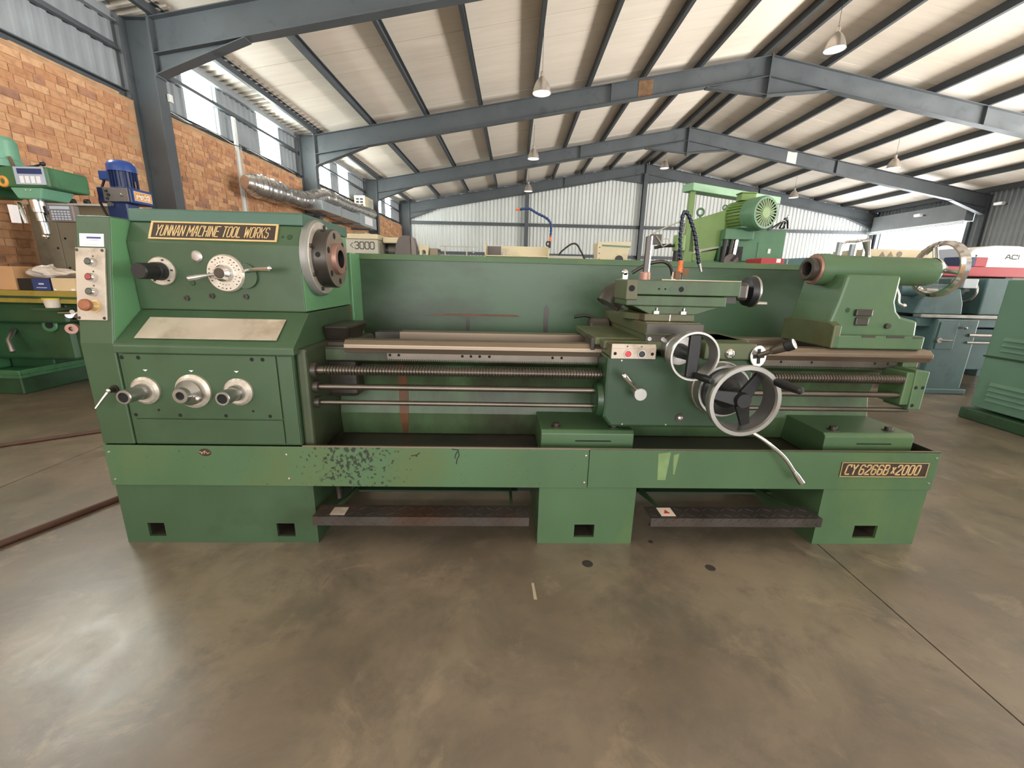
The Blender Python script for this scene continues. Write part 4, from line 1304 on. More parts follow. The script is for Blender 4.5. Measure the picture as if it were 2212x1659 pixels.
# ---- tailstock
ts = P(MB().prism([(3.052, .886), (3.452, .886), (3.440, 1.008), (3.36, 1.026), (3.335, 1.05), (3.318, 1.09), (3.318, 1.20), (3.08, 1.20), (3.06, 1.08), (3.042, 1.0)], 'y', .16, .42), 'tailstock', M_TRAY, None, .012)
P(MB().box(3.045, 3.455, .125, .46, .886, .945), 'tailstock_base', M_TRAY, ts, .006)
P(MB().prism([(.125, .886), (.125, .985), (.16, 1.0), (.42, 1.0), (.46, .985), (.46, .886)], 'x', 3.040, 3.075), 'tailstock_face', M_WORN, ts, .006)
P(MB().rev((3.02, SY, 1.222), (1, 0, 0), [(0, .048), (.0, .068), (.055, .070), (.06, .064), (.54, .062), (.55, .058), (.55, 0)], 40), 'barrel', M_TRAY, ts)
P(MB().rev((2.985, SY, 1.222), (1, 0, 0), [(.04, .050), (.004, .050), (0, .046), (0, .034), (.004, .030), (.06, .024), (.06, 0)], 36), 'quill', M_OILY, ts)
P(MB().rev((2.989, SY, 1.222), (1, 0, 0), [(.002, .030), (.05, .024), (.05, 0)], 30), 'quill_bore', M_HOLE, ts)
P(MB().rev((3.02, SY, 1.222), (-1, 0, 0), [(-.03, .066), (0, .066), (.008, .060), (.008, .050)], 36), 'quill_cap', M_COPPER, ts)
for z in (.925, .915):
    pass
for (x0, x1, z0, z1) in ((3.17, 3.23, .936, .946), (3.28, 3.36, .936, .946), (3.40, 3.44, .936, .942)):
    P(MB().box(x0, x1, .1235, .125, z0, z1), 'base_slot', M_OILY, ts)
P(MB().rev((3.30, .16, .985), (0, -1, 0), [(0, .012), (.012, .012), (.012, 0)], 8), 'set_bolt', M_OILY, ts)
P(MB().rev((3.11, .16, 1.05), (0, -1, 0), [(0, .011), (.001, .010), (.001, 0)], 14), 'oil_plug', M_APRON, ts)
P(MB().box(3.14, 3.215, .145, .16, 1.025, 1.055).box(3.15, 3.21, .15, .16, .985, 1.02), 'clamp_boss', M_OILY, ts, .008)
lk = P(MB().rev((3.245, .27, 1.278), (-.35, -.05, .9), [(0, .010), (.012, .009), (.03, .010), (.075, .0165), (.082, .013), (.083, 0)], 18), 'quill_lock_lever', M_SATIN, ts)
P(MB().tube(catmull([(3.335, .20, 1.16), (3.345, .185, 1.12), (3.35, .18, 1.085), (3.375, .18, 1.072)], 6), .006, 10).ball((3.375, .18, 1.074), .010, 12), 'clamp_lever', M_CHROME, ts)
tw = P(MB().rev((3.57, SY, 1.236), (1, 0, 0), [(0, .05), (.02, .045), (.025, .028), (.05, .026), (.052, 0)], 28), 'tailstock_handwheel', M_SATIN)
P(MB().rev((3.585, SY, 1.236), (1, 0, 0), [(.0, .112), (.008, .124), (.03, .126), (.036, .120), (.036, .108), (.020, .104), (.0, .106), (.0, .112)], 48), 'wheel_rim', M_CHROME, tw)
for a in (70, 190, 310):
    a = math.radians(a)
    u = Vector((0, math.cos(a), math.sin(a)))
    P(MB().tube([Vector((3.595, SY, 1.236)) + u * .02, Vector((3.600, SY, 1.236)) + u * .108], [.012, .009], 10), 'spoke', M_SATIN, tw)
P(MB().rev((3.615, SY + .06, 1.14), (1, 0, 0), [(0, .007), (.008, .007), (.012, .012), (.07, .010), (.075, 0)], 14), 'wheel_handle', M_SATIN, tw)

# ---- foot brake treads


def tread(x0, x1):
    t = P(MB().box(x0, x1, -.085, .010, .176, .181).box(x0, x1, -.085, -.080, .141, .176).hexa([(x0, -.079, .139), (x1, -.079, .139), (x1, -.06, .136), (x0, -.06, .136), (x0, -.085, .142), (x1, -.085, .142), (x1, -.06, .14), (x0, -.06, .14)]), 'foot_tread', M_TREAD)
    n = int((x1 - x0) / .041)
    lug = MB()
    for k in range(n):
        xx = x0 + .02 + k * (x1 - x0 - .02) / n
        lug.hexa([(xx - .008, -.0868, .166), (xx - .004, -.0868, .164), (xx - .004, -.085, .164), (xx - .008, -.085, .166), (xx + .006, -.0868, .179), (xx + .010, -.0868, .177), (xx + .010, -.085, .177), (xx + .006, -.085, .179)])
        lug.hexa([(xx + .012, -.0868, .157), (xx + .016, -.0868, .159), (xx + .016, -.085, .159), (xx + .012, -.085, .157), (xx + .026, -.0868, .143), (xx + .030, -.0868, .145), (xx + .030, -.085, .145), (xx + .026, -.085, .143)])
        for j in range(2):
            yy = -.06 + .045 * j
            sg_ = 1 if (j + k) % 2 else -1
            lug.hexa([(xx - .012, yy - .008 * sg_ - .002, .181), (xx + .012, yy + .008 * sg_ - .002, .181), (xx + .012, yy + .008 * sg_ + .002, .181), (xx - .012, yy - .008 * sg_ + .002, .181),
                      (xx - .012, yy - .008 * sg_ - .002, .1825), (xx + .012, yy + .008 * sg_ - .002, .1825), (xx + .012, yy + .008 * sg_ + .002, .1825), (xx - .012, yy - .008 * sg_ + .002, .1825)])
    tag(P(lug, 'tread_lugs', M_TREAD, t), kind='stuff')
    for xx in (x0 + .07, x1 - .07):
        P(MB().prism([(-.01, .176), (.30, .10), (.32, .10), (.32, .13), (.02, .176)], 'x', xx - .006, xx + .006), 'tread_arm', M_TRAY, t)
    return t


t1 = tread(.838, 1.733)
t2 = tread(2.250, 2.995)
for (xa, xb) in ((.90, 1.70), (2.30, 3.0)):
    P(MB().box(xa, xb, .29, .31, .09, .122).box(xa, xb, .25, .29, .116, .122), 'brake_bar', M_GREEN)
P(MB().box(.905, .965, -.072, -.015, .1826, .1845), 'tread_plate', M_PANEL, t1)
st = P(MB().box(2.300, 2.362, -.070, -.005, .1826, .184), 'tread_sticker', M_STICK, t2)
P(MB().prism([(2.318, -.052), (2.345, -.052), (2.3315, -.022)], 'z', .184, .1845), 'sticker_mark', M_RED, st)
P(MB().box(.82, 1.775, .42, .43, .03, .275).box(2.21, 3.04, .42, .43, .03, .275), 'rear_panel', M_SHADOWGREEN)  # set forward and coloured dark for the shade behind the treads
P(MB().cyl((.87, .12, .26), (.90, .06, .18), .012, n=10).box(.84, .88, .10, .16, .22, .28), 'brake_linkage', M_OILY)

# ================================================================== things around and behind the lathe
M_MILL = material('mill_green_paint', rgb(62, 112, 74), rough=0.42, var=0.15, scale=4, dirt=rgb(36, 58, 40), dirt_amt=0.4)
M_MILLD = material('mill_dark_green_paint', rgb(40, 74, 46), rough=0.42, var=0.2, scale=4, dirt=rgb(28, 40, 28), dirt_amt=0.5)
M_MINT = material('mint_green_paint', rgb(108, 160, 134), rough=0.4, var=0.08)
M_OLIVE = material('yellow_olive_paint', rgb(150, 132, 56), rough=0.5, var=0.12, dirt=rgb(92, 84, 40), dirt_amt=0.4)
M_CARTON = material('brown_cardboard', rgb(188, 146, 104), rough=0.85, var=0.06)
M_CREAMC = material('pale_cardboard', rgb(206, 182, 144), rough=0.85, var=0.06)
M_NAVY = material('navy_carton', rgb(40, 56, 104), rough=0.6, var=0.1)
M_FILM = material('clear_plastic_film', rgb(206, 196, 184), rough=0.2, var=0.1, scale=12, spec=0.8)
M_TAUPE = material('grey_brown_cabinet_paint', rgb(136, 126, 106), rough=0.55, var=0.08, dirt=rgb(100, 92, 78), dirt_amt=0.3)
M_BLUE = material('royal_blue_paint', rgb(40, 70, 140), rough=0.36, var=0.1)
M_BLUED = material('dark_blue_paint', rgb(34, 50, 92), rough=0.4, var=0.12)
M_ORPL = material('orange_plate', rgb(222, 158, 74), rough=0.5, var=0.06)
M_DGREY = material('dull_grey_plate', rgb(122, 114, 110), rough=0.5, metal=0.2, var=0.1)
M_LILAC = material('label_blue_white', rgb(176, 186, 204), rough=0.5, var=0.05)
M_DUCT = material('crinkled_silver_duct', rgb(214, 210, 208), rough=0.22, metal=0.9, var=0.08, scale=10, bump=0.9, bscale=9)
M_GALV = material('galvanised_duct_box', rgb(170, 178, 182), rough=0.42, metal=0.5, var=0.08)
M_CREAM = material('cream_machine_paint', rgb(206, 194, 160), rough=0.45, var=0.08, scale=4, dirt=rgb(150, 132, 100), dirt_amt=0.35)
M_GREYC = material('pale_grey_machine_paint', rgb(176, 174, 160), rough=0.45, var=0.06)
M_CHUCK = material('dark_brown_grey_cover', rgb(88, 80, 76), rough=0.45, var=0.15)
M_LGREEN = material('light_yellow_green_paint', rgb(120, 150, 88), rough=0.4, var=0.08)
M_MGREEN = material('mid_green_machine_paint', rgb(88, 128, 98), rough=0.42, var=0.08)
M_PGREEN = material('beam_pale_green_paint', rgb(118, 162, 124), rough=0.42, var=0.1, scale=3)
M_TEALM = material('teal_machine_paint', rgb(78, 108, 110), rough=0.42, var=0.12, dirt=rgb(50, 70, 78), dirt_amt=0.4)
M_CAB = material('louvred_cabinet_green', rgb(92, 128, 108), rough=0.45, var=0.08)
M_REDP = material('red_machine_paint', rgb(178, 60, 66), rough=0.45, var=0.08)
M_WHITE = material('white_hood_paint', rgb(238, 242, 242), rough=0.4, var=0.02)
M_CABLE = material('brown_floor_cable', rgb(74, 46, 32), rough=0.6, var=0.15, scale=20)
M_TEXT = material('dark_printed_text', rgb(70, 68, 60), rough=0.6)
M_YEL = material('yellow_lid', rgb(206, 184, 60), rough=0.5)


def B(mb, name, mat, par, bevel=0.0, label=None, seg=2):
    o = mb.build(name, mat, par, bevel, seg)
    if label:
        o['label'] = label
    return o


# ---- knee mill against the brick wall
ml = thing('milling_machine', 'green knee mill with boxes on its table, against the brick wall', 'milling machine', (-4.6, 4.1, 0))


def W(par, x0, x1, y0, y1, z0, z1, ox=None):
    p = par.location
    return MB().box(x0 - p.x, x1 - p.x, y0 - p.y, y1 - p.y, z0 - p.z, z1 - p.z)


def V3(par, x, y, z):
    p = par.location
    return (x - p.x, y - p.y, z - p.z)


b = B(W(ml, -5.25, -4.52, 3.70, 4.50, 0, .17), 'base', M_MILLD, ml, .01)
B(W(ml, -5.28, -4.42, 3.62, 4.52, .17, .20).box(-5.28 + 4.6, -4.42 + 4.6, 3.62 - 4.1, 3.645 - 4.1, .20, .245).box(-4.445 + 4.6, -4.42 + 4.6, 3.645 - 4.1, 4.52 - 4.1, .20, .245), 'chip_tray', M_MILL, ml, .004)
kn = B(W(ml, -5.0, -4.10, 3.85, 4.4, .30, .66), 'knee', M_MILLD, ml, .03)
B(W(ml, -5.0, -4.45, 3.95, 4.5, .2, .30), 'knee_foot', M_MILLD, ml, .01)
sd3 = B(W(ml, -4.95, -4.02, 3.76, 4.3, .66, .84), 'mill_saddle', M_MILLD, ml, .02)
B(MB().rev(V3(ml, -4.28, 3.86, .63), (.2, -1, .1), [(0, .062), (.03, .062), (.035, .05), (.035, .032)], 24), 'hand_crank_boss', M_MILL, kn)
B(MB().rev(V3(ml, -4.28, 3.83, .63), (.2, -1, .1), [(0, .033), (.004, .033), (.004, 0)], 20), 'boss_bore', M_HOLE, kn)
B(MB().tube([V3(ml, -4.62, 3.83, .58), V3(ml, -4.56, 3.72, .50), V3(ml, -4.52, 3.70, .40)], [.022, .018, .022], 10), 'crank_handle', M_SATIN, kn)
B(MB().rev(V3(ml, -4.03, 3.82, .74), (.6, -1, 0), [(0, .05), (.02, .05), (.03, .03), (.07, .03), (.07, 0)], 18).tube([V3(ml, -4.06, 3.75, .76), V3(ml, -3.92, 3.72, .77)], .02, 10), 'valve_block', M_CHROME, ml)
B(MB().rev(V3(ml, -3.98, 3.76, .62), (.5, -1, 0), [(0, .045), (.05, .045), (.05, .02), (.02, .02), (.02, 0)], 18), 'lubricator', M_COPPER, ml)
B(W(ml, -5.1, -3.76, 3.66, 4.0, .845, .95), 'table', M_OLIVE, ml, .006)
B(W(ml, -5.1, -3.76, 3.654, 3.66, .885, .905), 'table_slot', M_MILLD, ml)
B(W(ml, -4.15, -3.90, 3.60, 3.70, .79, .812), 'front_ledge', M_MILLD, ml)
col = B(W(ml, -5.30, -4.86, 3.50, 3.95, .2, 1.72), 'column', M_MILL, ml, .02)
B(W(ml, -5.25, -4.40, 3.72, 4.0, 1.72, 1.90), 'ram', M_MILL, ml, .02)
hd = B(W(ml, -4.46, -3.845, 3.70, 4.05, 1.785, 1.945), 'head', M_MILL, ml, .015)
lb = B(W(ml, -4.105, -3.862, 3.694, 3.70, 1.805, 1.938), 'speed_plate', M_LILAC, ml)
B(W(ml, -4.075, -3.875, 3.691, 3.694, 1.885, 1.925), 'plate_band', M_NAVY, lb).location = (0, 0, 0)
for k in range(4):
    B(W(ml, -4.065 + .045 * k, -4.033 + .045 * k, 3.691, 3.694, 1.815, 1.868), 'plate_column', M_PAPER if k % 2 else M_WHITE, lb)
B(MB().hexa([V3(ml, -4.15, 3.72, 1.70), V3(ml, -3.96, 3.72, 1.70), V3(ml, -3.96, 3.95, 1.70), V3(ml, -4.15, 3.95, 1.70), V3(ml, -4.19, 3.71, 1.785), V3(ml, -3.92, 3.71, 1.785), V3(ml, -3.92, 3.98, 1.785), V3(ml, -4.19, 3.98, 1.785)]), 'head_neck', M_MINT, ml, .01)
for x in (-4.06, -4.02):
    B(MB().ball(V3(ml, x, 3.712, 1.765), .008, 10), 'neck_screw', M_CHROME, ml)
ql = B(MB().rev(V3(ml, -4.08, 3.80, 1.70), (.05, 0, -1), [(0, .055), (.10, .055), (.105, .04), (.17, .04), (.175, .028), (.27, .026), (.285, .02), (.285, 0)], 24), 'quill', M_CHROME, ml)
B(MB().box(-.02 + .42, .02 + .42, -.46, -.42, 1.52, 1.66), 'quill_guard', M_PAPER, ml).location = (.035, 0, -.02)
B(MB().tube([V3(ml, -4.18, 3.74, 1.66), V3(ml, -4.12, 3.70, 1.60), V3(ml, -4.10, 3.69, 1.50)], [.018, .02, .012], 10), 'feed_trip', M_CHROME, ml)
B(MB().ball(V3(ml, -4.08, 3.80, 1.41), .03, 12, sz=.8), 'collet_nut', M_CHROME, ml)
oc = B(MB().torus(V3(ml, -4.215, 3.70, 1.825), (0, 1, 0), .032, .014, 20, 8), 'orange_clamp', M_ORPL, ml)
B(MB().rev(V3(ml, -4.26, 3.78, 1.945), (0, 0, 1), [(0, .11), (.05, .11), (.06, .10), (.20, .10), (.23, .08), (.23, 0)], 24), 'head_motor', M_MINT, ml)
hl = B(MB().tube([V3(ml, -4.06, 3.76, 1.95), V3(ml, -3.95, 3.73, 1.953), V3(ml, -3.86, 3.70, 1.962)], .008, 8), 'brake_lever', M_BLACK, ml)
B(MB().ball(V3(ml, -3.858, 3.70, 1.963), .019, 12), 'lever_ball', M_BLACK, hl)
B(MB().tube([V3(ml, -4.14, 3.74, 1.94), V3(ml, -4.15, 3.73, 2.02)], .010, 8), 'spindle_lever', M_RUST, ml)
dr = B(W(ml, -3.985, -3.775, 3.78, 3.84, 1.53, 1.665), 'digital_readout', M_DGREY, ml, .008)
B(W(ml, -3.965, -3.80, 3.775, 3.78, 1.63, 1.655), 'readout_screen', M_LILAC, dr)
for i in range(6):
    for j in range(4):
        B(W(ml, -3.957 + .027 * i, -3.938 + .027 * i, 3.773, 3.78, 1.545 + .02 * j, 1.558 + .02 * j), 'readout_key', M_LILAC, dr)
B(W(ml, -4.02, -3.98, 3.80, 4.0, 1.59, 1.62), 'readout_arm', M_BLACK, ml)

# things on the mill table
t = tag(B(MB().box(-.16, .14, -.13, .13, 0, .20), 'cardboard_box', M_CARTON, None, .003), 'brown cardboard box at the end of the mill table', 'box')
t.location = (-4.475, 3.83, .951)
t = thing('dark_carton', 'black and navy carton lying under the plastic bag on the mill table', 'box', (-4.20, 3.82, .951))
B(MB().box(-.125, .0, -.11, .11, 0, .10), 'carton_end', M_BLACK, t, .002)
B(MB().box(.0005, .15, -.11, .11, 0, .10), 'carton_front', M_NAVY, t, .002)
B(MB().box(.03, .12, -.1115, -.11, .022, .028).box(.055, .10, -.1115, -.11, .05, .064), 'carton_print', M_LILAC, t)
bag = MB()
vs, fs = [], []
n1, n2 = 28, 14
random.seed(3)
for j in range(n2 + 1):
    th = PI * j / n2
    for i in range(n1):
        ph = 2 * PI * i / n1
        w = 1 + .16 * math.sin(3 * ph + 2 * th) + .10 * math.sin(7 * ph - 3 * th) + random.uniform(-.05, .05)
        vs.append((.19 * math.sin(th) * math.cos(ph) * w, .10 * math.sin(th) * math.sin(ph) * w, max(.002, .05 + .048 * math.cos(th) * w * (1 - .35 * math.cos(ph)))))
for j in range(n2):
    for i in range(n1):
        fs.append((j * n1 + i, j * n1 + (i + 1) % n1, (j + 1) * n1 + (i + 1) % n1, (j + 1) * n1 + i))
bag.add(vs, fs, False)
t = tag(bag.build('plastic_bag', M_FILM), 'crumpled clear plastic bag on top of the black carton', 'bag')
t.location = (-4.105, 3.83, 1.0535)
t = thing('pale_carton', 'small pale cardboard carton beside the navy carton on the mill table', 'box', (-3.93, 3.80, .951))
B(MB().box(-.10, .10, -.09, .09, 0, .11), 'carton_body', M_CREAMC, t, .002)
B(MB().hexa([(-.09, -.0915, .004), (-.06, -.0915, .004), (-.06, -.09, .004), (-.09, -.09, .004), (-.09, -.0915, .014), (-.085, -.0915, .02), (-.085, -.09, .02), (-.09, -.09, .014)]).box(.06, .09, -.0915, -.09, .005, .02), 'carton_tape', M_PAPER, t)
t = thing('plastic_tub', 'small translucent tub with a yellow lid below the table edge', 'tub', (-3.99, 3.64, .812))
B(MB().rev((0, 0, 0), (0, 0, 1), [(0, 0), (0, .046), (.068, .056), (.068, 0)], 20), 'tub_body', M_FILM, t)
B(MB().rev((0, 0, .068), (0, 0, 1), [(0, .06), (.012, .06), (.012, 0)], 20), 'tub_lid', M_YEL, t)

# ---- grey electrical cabinet between mill and drill
t = thing('electrical_cabinet', 'tall grey-brown electrical cabinet behind the drill press', 'cabinet', (-4.62, 4.80, 0))
B(MB().box(-.50, .50, -.15, .20, 0, 1.78), 'cabinet_body', M_TAUPE, t, .008)
B(MB().box(-.49, -.22, -.158, -.15, .08, 1.70), 'cabinet_door', M_TAUPE, t, .004)
B(MB().box(-.21, .48, -.158, -.15, .08, 1.70), 'cabinet_door', M_TAUPE, t, .004)
B(MB().box(-.52, .52, -.17, .22, 1.78, 1.80), 'cabinet_top', M_PAPER, t)
for (x, z) in ((-.26, 1.35), (-.16, 1.45), (-.18, 1.15), (-.30, 1.0)):
    B(MB().rev((x, -.158, z), (0, -1, 0), [(0, .012), (.006, .010), (.006, 0)], 10), 'cabinet_knob', M_BLACK, t)
for (x, z) in ((-.10, 1.80), (.05, 1.80)):
    B(MB().rev((x, -.05, z), (0, 0, 1), [(0, .03), (.04, .03), (.06, .02), (.06, 0)], 12), 'cable_gland', M_BLACK, t)

# ---- blue drill press
dp = thing('drill_press', 'blue drill press with upright motor and orange plate beside the steel column', 'drill press', (-3.76, 4.32, 0))
B(MB().box(-.22, .22, -.30, .25, 0, .08), 'drill_base', M_BLUED, dp, .01)
B(MB().rev((-.02, .0, .08), (0, 0, 1), [(0, .10), (.03, .08), (1.60, .08), (1.68, .085), (1.68, 0)], 28), 'drill_column', M_BLUED, dp)
gbx = B(MB().box(-.17, .143, -.12, .13, 1.755, 1.89), 'drill_gearbox', M_BLUED, dp, .008)
B(MB().box(-.107, .125, -.128, -.12, 1.765, 1.882), 'front_plate', M_DGREY, dp, .003)
for (x, z) in ((-.07, 1.855), (-.07, 1.79), (-.055, 1.82), (.07, 1.82)):
    B(MB().rev((x, -.128, z), (0, -1, 0), [(0, .014), (.012, .012), (.02, .006), (.02, 0)], 12), 'plate_knob', M_SATIN if x > 0 else M_OILY, gbx)
sp = B(MB().box(.143, .147, -.10, .12, 1.765, 1.88), 'side_plate', M_BLUE, dp)
B(MB().box(.147, .149, -.085, .105, 1.785, 1.862), 'maker_plate', M_ORPL, sp)
B(MB().box(.149, .1495, -.088, .108, 1.782, 1.785).box(.149, .1495, -.088, .108, 1.862, 1.865).box(.149, .1495, -.088, -.085, 1.785, 1.862).box(.149, .1495, .105, .108, 1.785, 1.862), 'maker_border', M_PAPER, sp)
o = lettering('MAXI', .14, .045, .009, gap=.3).build('maker_lettering', M_PAPER, sp)
o.rotation_euler = (0, 0, PI / 2)
o.location = (.149, -.06, 1.80)
mo = B(MB().rev((-.0, .0, 1.89), (0, 0, 1), [(0, .105), (.012, .105), (.015, .092), (.15, .092)], 32), 'drill_motor', M_BLUED, dp)
for k in range(22):
    a = 2 * PI * k / 22
    c, s = math.cos(a), math.sin(a)
    B(MB().hexa([(c * .09 - s * .003, s * .09 + c * .003, 1.905), (c * .09 + s * .003, s * .09 - c * .003, 1.905), (c * .108 + s * .002, s * .108 - c * .002, 1.905), (c * .108 - s * .002, s * .108 + c * .002, 1.905),
                 (c * .09 - s * .003, s * .09 + c * .003, 2.045), (c * .09 + s * .003, s * .09 - c * .003, 2.045), (c * .108 + s * .002, s * .108 - c * .002, 2.045), (c * .108 - s * .002, s * .108 + c * .002, 2.045)]), 'cooling_fin', M_BLUED, mo)
B(MB().rev((0, 0, 2.04), (0, 0, 1), [(0, .112), (.055, .112), (.085, .095), (.10, .06), (.104, 0)], 32, smooth=True), 'fan_cowl', M_BLUE, dp)
B(MB().box(-.19, -.09, -.05, .05, 1.965, 2.045), 'terminal_box', M_BLUE, dp, .006)
B(MB().tube(catmull([(-.17, -.02, 1.965), (-.185, -.05, 1.88), (-.175, -.10, 1.78), (-.14, -.11, 1.68), (-.11, -.10, 1.60)], 6), .010, 8), 'power_cable', M_BLACK, dp)
B(MB().tube([(.105, .0, 1.89), (.115, -.01, 1.96)], .006, 8), 'depth_rod', M_RUST, dp)
B(MB().box(-.10, .09, -.12, .02, 1.60, 1.755), 'spindle_housing', M_BLUED, dp, .01)
B(MB().rev((-.04, -.13, 1.735), (0, -1, 0), [(0, .02), (.03, .02), (.03, 0)], 12), 'feed_knob', M_SATIN, dp)

# ---- foil duct and fan unit on the left wall
t = thing('flexible_duct', 'crinkled silver foil duct snaking along the brick wall above the lathe headstock', 'duct', (-4.9, 8.4, 2.6))
path = catmull([(-.10, -.10, .16), (0, .3, .13), (0, .95, .15), (0, 1.6, .155), (0, 2.2, .25), (-.05, 2.9, .44), (0, 3.6, .48), (0, 4.5, .48), (.05, 5.6, .50), (.05, 6.6, .53)], 14)
rr = []
for i, p in enumerate(path):
    base = .20 if i < 30 else (.17 if i < 90 else .15)
    base *= min(1.0, .55 + i * .06)
    rr.append(base * (1 + .10 * math.sin(i * 1.9) + .05 * math.sin(i * .7)))
mb = MB()
mb.tube(path, rr, 22)
dob = B(mb, 'duct_sleeve', M_DUCT, t)
for p in (path[30], path[80]):
    B(MB().torus(p, (0, 1, .1), .185, .012, 28, 6), 'duct_clamp', M_SATIN, t)
B(MB().tube(catmull([(.15, 2.9, -.05), (.15, 2.3, .02), (.12, 1.6, -.04), (.1, .8, -.03), (0, .2, -.02)], 6), .012, 6), 'support_wire', M_RUST, t)
t = thing('duct_unit', 'galvanised rectangular duct box with a white label below the foil duct', 'duct', (-4.75, 12.6, 2.5))
B(MB().box(-.30, .15, -2.0, -.9, .12, .34), 'duct_box', M_GALV, t, .008)
B(MB().box(-.30, .12, -.88, .60, .13, .36), 'duct_box', M_GALV, t, .008)
B(MB().box(-.35, .12, .62, 2.1, .10, .44), 'fan_housing', M_GALV, t, .008)
B(MB().box(-.35, .16, -.93, -.85, .10, .37), 'duct_flange', M_SATIN, t)
B(MB().box(-.30, -.05, 2.1, 2.22, .14, .40), 'end_cap', M_GALV, t, .008)
B(MB().box(.1205, .124, 1.0, 1.7, .17, .40), 'rating_label', M_PAPER, t)
for y in (-1.4, .3, 1.8):
    B(MB().box(-.61, -.30, y - .03, y + .03, .06, .12).box(-.32, .0, y - .03, y + .03, .06, .10), 'wall_bracket', M_STEEL, t)


def aircon(loc, lab):
    t = thing('air_conditioner', lab, 'air conditioner', loc, group='air conditioner units on the left wall')
    B(MB().box(-.18, .18, -.42, .42, 0, .58), 'casing', M_CREAM, t, .015)
    B(MB().box(.18, .183, -.10, .36, .06, .52), 'front_grille', M_GREYC, t)
    B(MB().torus((.186, .13, .29), (1, 0, 0), .18, .012, 32, 6), 'fan_ring', M_GREYC, t)
    for k in range(5):
        for s in range(2):
            B(MB().box(-.12 + .13 * s, -.02 + .13 * s, -.424, -.42, .08 + .09 * k, .14 + .09 * k), 'side_louvre', M_HOLE, t)
    for y in (-.3, .3):
        B(MB().box(-.21, .15, y - .02, y + .02, -.03, 0), 'wall_bracket', M_STEEL, t)
    return t


aircon((-5.17, 15.2, 3.10), 'cream air conditioner unit high on the wall beside the silver duct')
aircon((-5.17, 15.0, 1.95), 'cream air conditioner unit lower on the wall, mostly hidden below the duct box')

# ---- cream lathe behind the splash guard
cl = thing('cream_lathe', 'cream lathe lettered 3000, its headstock showing above the splash guard', 'lathe', (-1.6, 4.6, 0))


def C(x0, x1, y0, y1, z0, z1):
    return MB().box(x0 + 1.6, x1 + 1.6, y0 - 4.6, y1 - 4.6, z0, z1)


def c3(x, y, z):
    return (x + 1.6, y - 4.6, z)


B(C(-2.7, 1.5, 4.66, 5.3, 0, 1.30), 'lathe_bed', M_CREAM, cl, .01)
B(C(-2.6, -1.45, 4.60, 5.3, 1.30, 1.512), 'headstock', M_GREYC, cl, .006)
B(C(-2.6, -1.445, 4.595, 5.3, 1.514, 1.565), 'headstock_lid', M_CREAM, cl, .006)
o = lettering('3000', .205, .070, .0085, gap=.30).build('model_lettering', M_TEXT, cl)
o.location = c3(-1.690, 4.60, 1.415)
o = lettering('<', .026, .05, .006).build('model_lettering', M_TEXT, cl)
o.location = c3(-1.735, 4.60, 1.425)
B(MB().rev(c3(-1.45, 4.95, 1.42), (1, 0, 0), [(0, .10), (.04, .10), (.05, .14), (.20, .14), (.21, .12), (.21, 0)], 32), 'chuck', M_GUN, cl)
B(C(-1.44, -1.20, 4.75, 5.2, 1.49, 1.55), 'chuck_hood', M_CREAM, cl, .01)
B(MB().prism([(-1.29 + 1.6, 1.30), (-1.27 + 1.6, 1.46), (-1.235 + 1.6, 1.535), (-1.18 + 1.6, 1.565), (-1.11 + 1.6, 1.562), (-1.10 + 1.6, 1.30)], 'y', .02, .14), 'chuck_guard', M_CHUCK, cl, .01)
B(MB().prism([(-1.10 + 1.6, 1.30), (-1.105 + 1.6, 1.555), (-1.075 + 1.6, 1.54), (-1.05 + 1.6, 1.45), (-1.05 + 1.6, 1.30)], 'y', .02, .14), 'guard_return', M_DGREY, cl, .004)
B(MB().prism([(-1.015 + 1.6, 1.30), (-1.02 + 1.6, 1.485), (-.915 + 1.6, 1.455), (-.93 + 1.6, 1.30), (-.95 + 1.6, 1.30), (-.95 + 1.6, 1.41), (-.97 + 1.6, 1.425), (-.99 + 1.6, 1.41), (-.99 + 1.6, 1.30)], 'y', .03, .10), 'steady_rest', M_CREAM, cl, .003)
B(C(-.905, -.82, 4.62, 4.75, 1.30, 1.44), 'tool_block', M_TAUPE, cl, .004)
B(C(-.88, -.80, 4.63, 4.70, 1.40, 1.43), 'tool_bit', M_BLACK, cl)
B(C(-.80, -.40, 4.62, 4.632, 1.458, 1.466).box(.85, .862, .02, .032, 1.30, 1.466).box(1.08, 1.092, .02, .032, 1.30, 1.466).box(1.15, 1.165, .02, .035, 1.40, 1.425), 'indicator_rail', M_GREYC, cl)
B(C(-.32, .352, 4.92, 4.93, 1.30, 1.50).box(-.32 + 1.6, .352 + 1.6, .03, .33, 1.375, 1.385), 'splash_tray', M_CREAM, cl)
B(C(-.322, -.312, 4.63, 4.93, 1.30, 1.505).box(.35 + 1.6, .36 + 1.6, .02, .33, 1.30, 1.505), 'tray_end', M_CREAM, cl)
B(C(-.31, -.16, 4.915, 4.919, 1.40, 1.495), 'oil_stain', M_CHUCK, cl)
B(MB().rev(c3(-.12, 4.68, 1.385), (0, 0, 1), [(0, .03), (.04, .022), (.07, .012), (.07, 0)], 12), 'tray_plug', M_GREYC, cl)
nz = B(MB().rev(c3(.362, 4.6, 1.47), (0, 0, 1), [(0, .012), (.07, .012), (.07, 0)], 12).torus(c3(.345, 4.6, 1.51), (0, 1, 0), .022, .007, 16, 6), 'hose_tap', M_BLACK, cl)
B(MB().rev(c3(.365, 4.6, 1.535), (0, 0, 1), [(0, .015), (.025, .015), (.03, .012), (.045, .014), (.045, 0)], 14), 'hose_fitting', M_ORANGE, cl)
bh = B(MB().rev(c3(.366, 4.6, 1.57), (0, 0, 1), [(0, .012), (.03, .012)], 12), 'coolant_hose', M_BLUEHOSE, cl)
